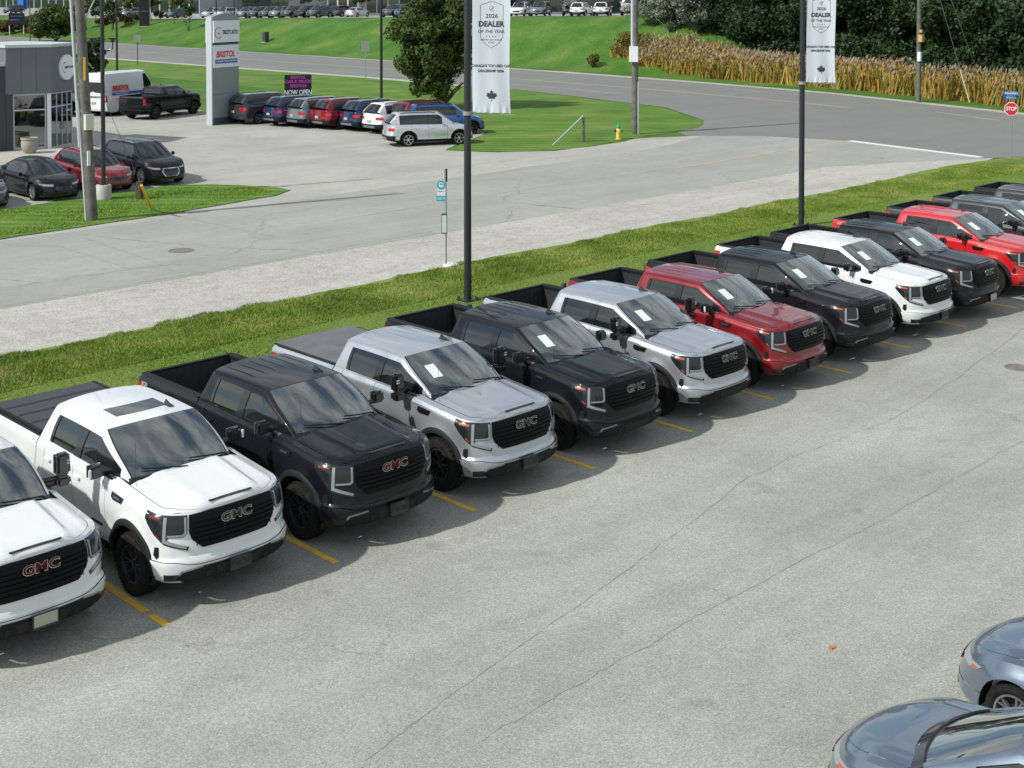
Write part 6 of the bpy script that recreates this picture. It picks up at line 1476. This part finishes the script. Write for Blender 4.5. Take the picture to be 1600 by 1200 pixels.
disc('sign_border', 8, .335, 2.32, .03, .012, M['signwhite'], o); disc('sign_face', 8, .305, 2.32, .043, .006, M['stopred'], o)
text(o, 'STOP', .25, M['signwhite'], fc*.056+Vector((0, 0, 2.32)), (math.pi/2, 0, Rz), extrude=.002, sx=.80, bold=.006)
for z, a_, t_ in ((2.86, .5, 'Bristol St'), (3.06, -.9, 'Northfield')):
    b = MB(); b.box(-.36, .36, -.012, .012, -.085, .085); q = b.build('street_name_blade', M['stblue'], o, angle=0); q.location = (0, 0, z); q.rotation_euler = (0, 0, Rz+a_*.4)
    me = text_mesh(t_, .13, M['signwhite'], .002); q2 = obj('lettering', me, q); q2.location = (0, -.016, 0); q2.rotation_euler = (math.pi/2, 0, 0)
# small road signs seen from behind
for px, py, h_, sz, lab in ((571, 123, 3.35, (.36, .95), 'narrow grey sign seen from behind on the far kerb left of the linden'), (215, 101, 3.1, (.38, .75), 'grey sign seen from behind by the main road at the left'),):
    p = at(px, py, 0); o = empty('road_sign', p); tag(o, lab, 'road sign'); m = MB(); m.tube((0, 0, 0), (0, 0, h_), .04, n=8); m.build('post', M['galv'] if px > 400 else M['polemetal'], o, angle=50)
    b = MB(); vs = [LC*a_*sz[0]+TC*c_+Vector((0, 0, z)) for c_ in (.04, .06) for a_, z in ((-1, h_-sz[1]), (1, h_-sz[1]), (1, h_), (-1, h_))]; b.add(vs, [(0, 1, 2, 3), (4, 5, 6, 7), (0, 1, 5, 4), (1, 2, 6, 5), (2, 3, 7, 6), (3, 0, 4, 7)]); b.build('sign_back', mat('grey sign back', (.20, .23, .21), .5), o, angle=0)
# ---- tall pylon sign
o = empty('pylon_sign', (42.85, 68.6, 0), math.radians(17)); tag(o, 'tall grey and white roadside sign column with two name panels', 'sign')
hw, hd_ = 1.12, .26
m = MB(); m.box(-hw, hw, -hd_, hd_, .42, 3.35); m.build('lower_cladding', M['signgrey'], o, angle=0); m = MB(); m.box(-hw-.0, hw+.0, -hd_+.02, hd_-.02, 0, .42); m.build('foot', M['signdark'], o, angle=0)
m = MB(); m.box(-hw-.015, hw+.015, -hd_-.003, hd_+.003, 1.78, 1.80); m.build('panel_joint', M['signdark'], o, angle=0)
m = MB(); m.box(-hw, hw, -hd_-.02, hd_+.02, 3.36, 4.68); m.build('name_panel', M['signwhite'], o, angle=0)
m = MB(); m.box(-hw, hw, -hd_+.02, hd_-.02, 4.68, 4.84); m.build('panel_gap', M['signdark'], o, angle=0)
m = MB(); m.box(-hw-.02, hw+.02, -hd_-.05, hd_+.05, 4.84, 6.12); m.build('name_panel', M['signwhite'], o, angle=0)
m = MB(); n_ = 9; top = [(-hw+2*hw*i/n_, 6.38+.16*math.sin(math.pi*i/n_)) for i in range(n_+1)]; pts = [(-hw, 6.12)]+top+[(hw, 6.12)]
m.add([(x, -hd_, z) for x, z in pts[::1]]+[(x, hd_, z) for x, z in pts], [tuple(range(len(pts))), tuple(range(len(pts), 2*len(pts)))[::-1]]+[(i, (i+1) % len(pts), len(pts)+(i+1) % len(pts), len(pts)+i) for i in range(len(pts))]); m.build('crown_panel', M['signgrey'], o, angle=0)
m = MB(); m.box(-hw-.10, -hw, -hd_*.8, hd_*.8, 0, 6.35); m.build('painted_sunlit_side', M['capw'], o, angle=0)  # pale colour paints the sunlight onto the column's left side
def ptext(t, s_, mt, x, z, off=.0, **k): return text(o, t, s_, mt, (x, -hd_-.052-off if z > 4.8 else -hd_-.022-off, z), (math.pi/2, 0, 0), extrude=.004, **k)
ptext('TRICITY AUTO', .33, M['navyt'], .30, 5.42, sx=.62, bold=.014, shear=.12)
b = MB(); P = []
for i in range(21): t_ = .9+i/20*4.9; P.append([(-.72+r_*math.cos(t_), -hd_-.058, 5.40+r_*math.sin(t_)) for r_ in (.29, .33)])
b.grid(P); b.build('ring_logo', M['bris'], o, angle=0, solid=.004)
b = MB(); b.add([(-.86, -hd_-.058, 5.50), (-.62, -hd_-.058, 5.36), (-.70, -hd_-.058, 5.30)], [(0, 1, 2)]); b.build('needle_mark', mat('green needle', (.03, .25, .12), .5), o, angle=0, solid=.003)
ptext('BRISTOL', .50, M['bris'], -.08, 4.12, sx=.86, bold=.018, shear=.18)
b = MB(); b.box(-.98, .95, -hd_-.03, -hd_-.02, 3.60, 3.84); b.build('blue_band', M['blues'], o, angle=0); ptext('CAR AND TRUCK RENTALS', .155, M['signwhite'], -.02, 3.72, off=.010, sx=.92, bold=.002)
ptext('+', .24, M['navyt'], .98, 4.12)
# ---- portable sign
o = empty('message_board', (49.48, 70.41, 0), math.radians(-24)); tag(o, 'black portable message board with magenta and white lettering behind the parked cars', 'sign')
m = MB(); m.box(-.86, .86, -.05, .05, .35, 2.50); m.build('board', M['signblack'], o, bevel=.01)
m = MB(); m.box(-.8, -.72, -.4, .4, 0, .35); m.box(.72, .8, -.4, .4, 0, .35); m.build('stand', M['galv'], o)
for t_, s_, mt, z, sx_ in (('BRISTOL', .26, 'magenta', 2.33, 1.0), ('CAR & TRUCK', .27, 'magenta', 2.06, .95), ('RENTALS', .26, 'magenta', 1.79, 1.0), ('NOW OPEN', .46, 'signwhite', 1.36, .70), ('519-400-7999', .20, 'yellow', 1.00, .95)):
    text(o, t_, s_, M[mt], (0, -.055, z), (math.pi/2, 0, 0), extrude=.004, sx=sx_, bold=.008)
# ---- slope furniture
p = at(415, 66); o = empty('monument_sign', p, math.radians(20)); tag(o, 'small dark slab sign standing alone on the grass slope', 'sign'); m = MB(); m.box(-.45, .45, -.22, .22, 0, 1.32); m.build('slab', mat('dark plum slab', (.05, .045, .055), .5), o, bevel=.01); m = MB(); m.box(-.5, .5, -.27, .27, -.05, .06); m.build('footing', M['concrete'], o, angle=0)
p = at(226, 42); o = empty('totem_sign', p, math.radians(-32)); tag(o, 'tall black totem sign on the slope behind the main road', 'sign'); m = MB(); m.box(-.75, .75, -.3, .3, .15, 6.2); m.build('panel', M['signblack'], o, bevel=.01); m = MB(); m.box(-.8, .8, -.33, .33, -.1, .15); m.box(.755, .81, -.3, .3, .15, 6.2); m.build('frame', M['galv'], o, angle=0); m = MB(); m.box(-.5, .5, -.312, -.30, 2.35, 2.40); m.build('seam', M['galv'], o, angle=0)
p = at(26, 55); o = empty('display_sign', p, CAM_AZ-math.pi/2+.3); tag(o, 'dark electronic display sign on two white posts at the left edge', 'sign'); m = MB(); m.box(-1.15, -1.02, -.06, .06, -.2, 4); m.box(1.02, 1.15, -.06, .06, -.2, 4); m.build('posts', M['signwhite'], o, angle=0); m = MB(); m.box(-1.2, 1.25, -.15, .15, 1.7, 3.6); m.build('screen', M['signblack'], o, bevel=.01)
m = MB(); m.box(-.9, .9, -.165, -.15, 3.05, 3.2); m.build('blue_line', M['stblue'], o, angle=0); m = MB(); m.box(-1.0, -.2, -.165, -.15, 2.45, 2.6); m.build('pink_line', M['magenta'], o, angle=0); m = MB(); m.box(-.2, .5, -.165, -.15, 2.45, 2.6); m.build('blue_line', M['stblue'], o, angle=0)
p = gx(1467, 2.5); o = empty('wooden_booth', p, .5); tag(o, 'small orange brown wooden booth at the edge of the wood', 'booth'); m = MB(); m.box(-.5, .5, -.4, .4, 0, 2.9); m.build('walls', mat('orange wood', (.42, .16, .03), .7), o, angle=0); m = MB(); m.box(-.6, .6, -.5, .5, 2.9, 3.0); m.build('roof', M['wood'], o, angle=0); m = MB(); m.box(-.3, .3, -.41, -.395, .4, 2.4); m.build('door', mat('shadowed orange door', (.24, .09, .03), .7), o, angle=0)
p = gx(1597, 6); o = empty('shed', p, .4); tag(o, 'dark red shed corner with white trim at the right edge, in the wood', 'shed'); m = MB(); m.box(-2, 2, -1.5, 1.5, 0, 3.6); m.build('walls', mat('maroon boards', (.09, .02, .02), .7), o, angle=0); m = MB(); m.box(-2.1, 2.1, -1.6, 1.6, 3.6, 3.85); m.box(-2.06, -1.96, -1.56, -1.46, 0, 3.6); m.build('white_trim', M['signwhite'], o, angle=0)
# ================================================================ grey dealership building at the left
B = empty('showroom_building', (30.03, 63.9, 0)); tag(B, 'modern dark grey showroom with corner glass, round wall sign and pale roof coping', 'building')
AL, AR, LW = math.radians(-17), math.radians(33), 2.12
dl, dr_ = Vector((math.cos(AL), math.sin(AL))), Vector((math.cos(AR), math.sin(AR)))
def frame_part(name, fr, x0, x1, y0, y1, z0, z1, m_, bev=0):
    """fr 'l': x runs along the left face up to the corner at 0; fr 'r': x runs along the right face away from the corner"""
    mb = MB(); mb.box(x0, x1, y0, y1, z0, z1); o = mb.build(name, m_, B, angle=0, bevel=bev); o.rotation_euler = (0, 0, AL if fr == 'l' else AR); return o
c0 = Vector((0, 0)); l0 = -dl*LW; r0 = dr_*2.15; bk = [(r0.x-1.2, r0.y+3.4), (l0.x-.6, l0.y+3.6)]
fp = [tuple(l0), (0, 0), tuple(r0)]+bk
def pr(name, poly, z0, z1, m_): mb = MB(); mb.prism(poly, z0, z1); return mb.build(name, m_, B, angle=0)
pr('upper_block', fp, 2.80, 5.10, M['wall'])
ex = lambda k: [(l0.x-.05*k, l0.y-.05*k), (.0, -.06*k), (r0.x+.06*k, r0.y-.03*k), (bk[0][0]+.05*k, bk[0][1]+.05*k), (bk[1][0]-.05*k, bk[1][1]+.05*k)]
pr('roof_coping', ex(1), 5.10, 5.25, M['capw'])
for x in (-1.42, -.71): frame_part('cladding_joint', 'l', x-.008, x+.008, -.004, .05, 2.80, 5.10, M['walldark'])
pr('side_wing', [(l0.x-22, l0.y+4.6), (l0.x-.0, l0.y+.10), (l0.x+.25, l0.y+.10), (l0.x+.3, l0.y+9), (l0.x-22, l0.y+12)], 0, 4.20, M['walldark'])
pr('wing_coping', [(l0.x-22, l0.y+4.5), (l0.x-.02, l0.y+.02), (l0.x-.02, l0.y+.4), (l0.x-22, l0.y+4.9)], 4.20, 4.36, M['capw'])
pr('rear_wing', [(l0.x-2, l0.y+3.6), (bk[0][0]-.3, bk[0][1]), (bk[0][0]-.3, bk[0][1]+9), (l0.x-2, bk[0][1]+9)], 0, 4.9, M['wall'])
pr('floor_slab', [(l0.x+.1, l0.y+.12), (0, .12), (r0.x-.12, r0.y+.05), (r0.x-1.1, r0.y+2.6), (l0.x, l0.y+2.6)], 0, .06, M['concrete'])
frame_part('back_wall', 'l', -2.1, .6, 2.2, 2.3, .06, 2.8, M['inside']); frame_part('desk', 'l', -1.4, -.5, 1.2, 1.7, .06, 1.0, M['inside'])
frame_part('column', 'l', -.20, -.02, .06, .26, 0, 2.8, M['signwhite']); frame_part('dado', 'l', -2.12, -1.80, .08, .4, 0, 2.8, M['walldark'])
for z in (.06, 1.95, 2.72): frame_part('mullion', 'l', -1.80, -.24, .12, .18, z, z+.07, M['frame'])
for x in (-1.80, -.30): frame_part('mullion', 'l', x, x+.06, .121, .179, .13, 2.72, M['frame'])
frame_part('window_pane', 'l', -1.74, -.30, .145, .155, .13, 1.95, M['bglass']); frame_part('window_pane', 'l', -1.74, -.30, .145, .155, 2.02, 2.72, M['bglass'])
xs_ = (.10, .62, 1.12, 1.58, 2.02)
for x in xs_: frame_part('mullion', 'r', x, x+.05, .10, .16, 0, 2.8, M['frame'])
for z in (.02, 2.05, 2.73): frame_part('mullion', 'r', xs_[0], xs_[-1], .101, .159, z, z+.06, M['frame'])
for i in range(4): frame_part('window_pane', 'r', xs_[i]+.05, xs_[i+1], .125, .135, .08, 2.05, M['bglass']); frame_part('window_pane', 'r', xs_[i]+.05, xs_[i+1], .125, .135, 2.11, 2.73, M['bglass'])
for x in (1.04, 1.22): frame_part('door_handle', 'r', x, x+.025, .06, .085, .9, 1.3, M['polemetal'])
m = MB(); m.lathe([(.001, .14), (.62, .14), (.65, .11), (.65, 0)], axis='x', n=36); dsc = m.build('round_sign', M['signwhite'], B, angle=40)
dsc.location = (dr_.x*1.32, dr_.y*1.32, 4.02); dsc.rotation_euler = (0, 0, AR-math.pi/2)
def dt(t, s_, mt, y, z, **k): q = text(dsc, t, s_, M[mt], (.146, y, z), (math.pi/2, 0, math.pi/2), extrude=.003, **k)
dt('TRICITY AUTO', .17, 'navyt', .12, 0, sx=.8, bold=.006)
b = MB(); P = []
for i in range(15): t_ = .9+i/14*4.6; P.append([(.146, -.34+r_*math.cos(t_), r_*math.sin(t_)*1.6) for r_ in (.15, .175)])
b.grid(P); b.build('ring_logo', M['bris'], dsc, angle=0)
o = empty('stone_planter', (28.45, 62.95, 0)); tag(o, 'large round beige planter standing before the grey showroom', 'planter'); o.scale = (.86, .86, .86); m = MB(); m.lathe([(.001, .0), (.27, .0), (.40, .18), (.47, .45), (.46, .68), (.42, .78), (.475, .80), (.475, .90), (.40, .90), (.38, .74), (.001, .72)], n=28); m.build('bowl', mat('beige stone', (.30, .285, .24), .85, bump=.2), o, angle=50)
# ---- buildings far behind the terrace
def facade(name, px0, px1, X, h, m_, lab, bays=8, floors=2, glass=True, cat='building', rz=0):
    v0, v1 = ray(px0, 30), ray(px1, 30); y0_, y1_ = v0.y*X/v0.x, v1.y*X/v1.x; y0_, y1_ = min(y0_, y1_), max(y0_, y1_); z = terr(X, (y0_+y1_)/2)-.5
    o = empty(name, (X, (y0_+y1_)/2, z)); tag(o, lab, cat); hw_ = (y1_-y0_)/2
    m = MB(); m.box(0, 18, -hw_, hw_, 0, h); m.build('wall', m_, o, angle=0)
    bw = 2*hw_/bays; fh = (h-1)/floors; wm = cached(('pane', name), lambda: (lambda q: (q.box(-.06, .04, -bw*.42, bw*.42, 0, fh*.72), q.mesh('window', M['darkglass'], 0))[1])(MB()))
    if glass:
        for i in range(bays):
            for j in range(floors): w_ = obj('window', wm, o); w_.location = (0, -hw_+bw*(i+.5), .9+fh*j)
    m = MB(); m.box(-.15, 18.1, -hw_-.1, hw_+.1, h, h+.3); m.build('roof', M['capw'], o, angle=0); return o
M['off1'] = mat('greenish curtain wall', (.22, .30, .30), .4); M['off2'] = mat('pale blue grey wall', (.28, .32, .36), .6); M['off3'] = mat('cream wall', (.45, .42, .36), .7); M['off4'] = mat('dark grey wall', (.10, .11, .12), .7)
of = facade('office_building', -40, 112, 138, 9.5, M['off1'], 'pale green glass office block at the top left corner', 14, 3)
v0 = ray(34, 30); m = MB(); yy = v0.y*137.5/v0.x; m.box(137.2, 138, yy-1.6, yy+1.6, terr(137, yy), 12.5); q = m.build('blue_pillar', mat('bright blue panel', (.01, .10, .42), .5), angle=0); tag(q, 'bright blue vertical panel on the glass office at the top left', 'panel')
facade('warehouse_building', 165, 312, 132, 7, M['off2'], 'long blue grey building behind the black totem sign', 10, 1)
facade('warehouse_building', 380, 450, 140, 6.5, M['off2'], 'small blue grey building behind the dark terrace cars', 5, 1)
facade('house', 512, 560, 140, 6, M['off3'], 'cream coloured house behind the terrace, left of the thin dark pole', 3, 1, cat='house')
facade('shop_building', 572, 660, 136, 6.5, M['off4'], 'low dark building behind the terrace cars left of the linden', 5, 1)
facade('shop_building', 745, 1010, 134, 6.5, M['off4'], 'long low building behind the light coloured terrace cars', 14, 1)
# fallen leaf and pebbles
m = MB(); m.add([(0, 0, .004), (.05, .03, .012), (.11, .01, .005), (.16, .05, .010), (.12, .09, .004), (.05, .08, .014)], [(0, 1, 5), (1, 2, 4, 5), (2, 3, 4)]); q = m.build('fallen_leaf', mat('orange leaf', (.45, .17, .06), .8), angle=0); p = at(1300, 1019, 0); q.location = (p.x, p.y, .01); tag(q, 'single orange fallen leaf on the asphalt left of the blue grey sedans', 'leaf')
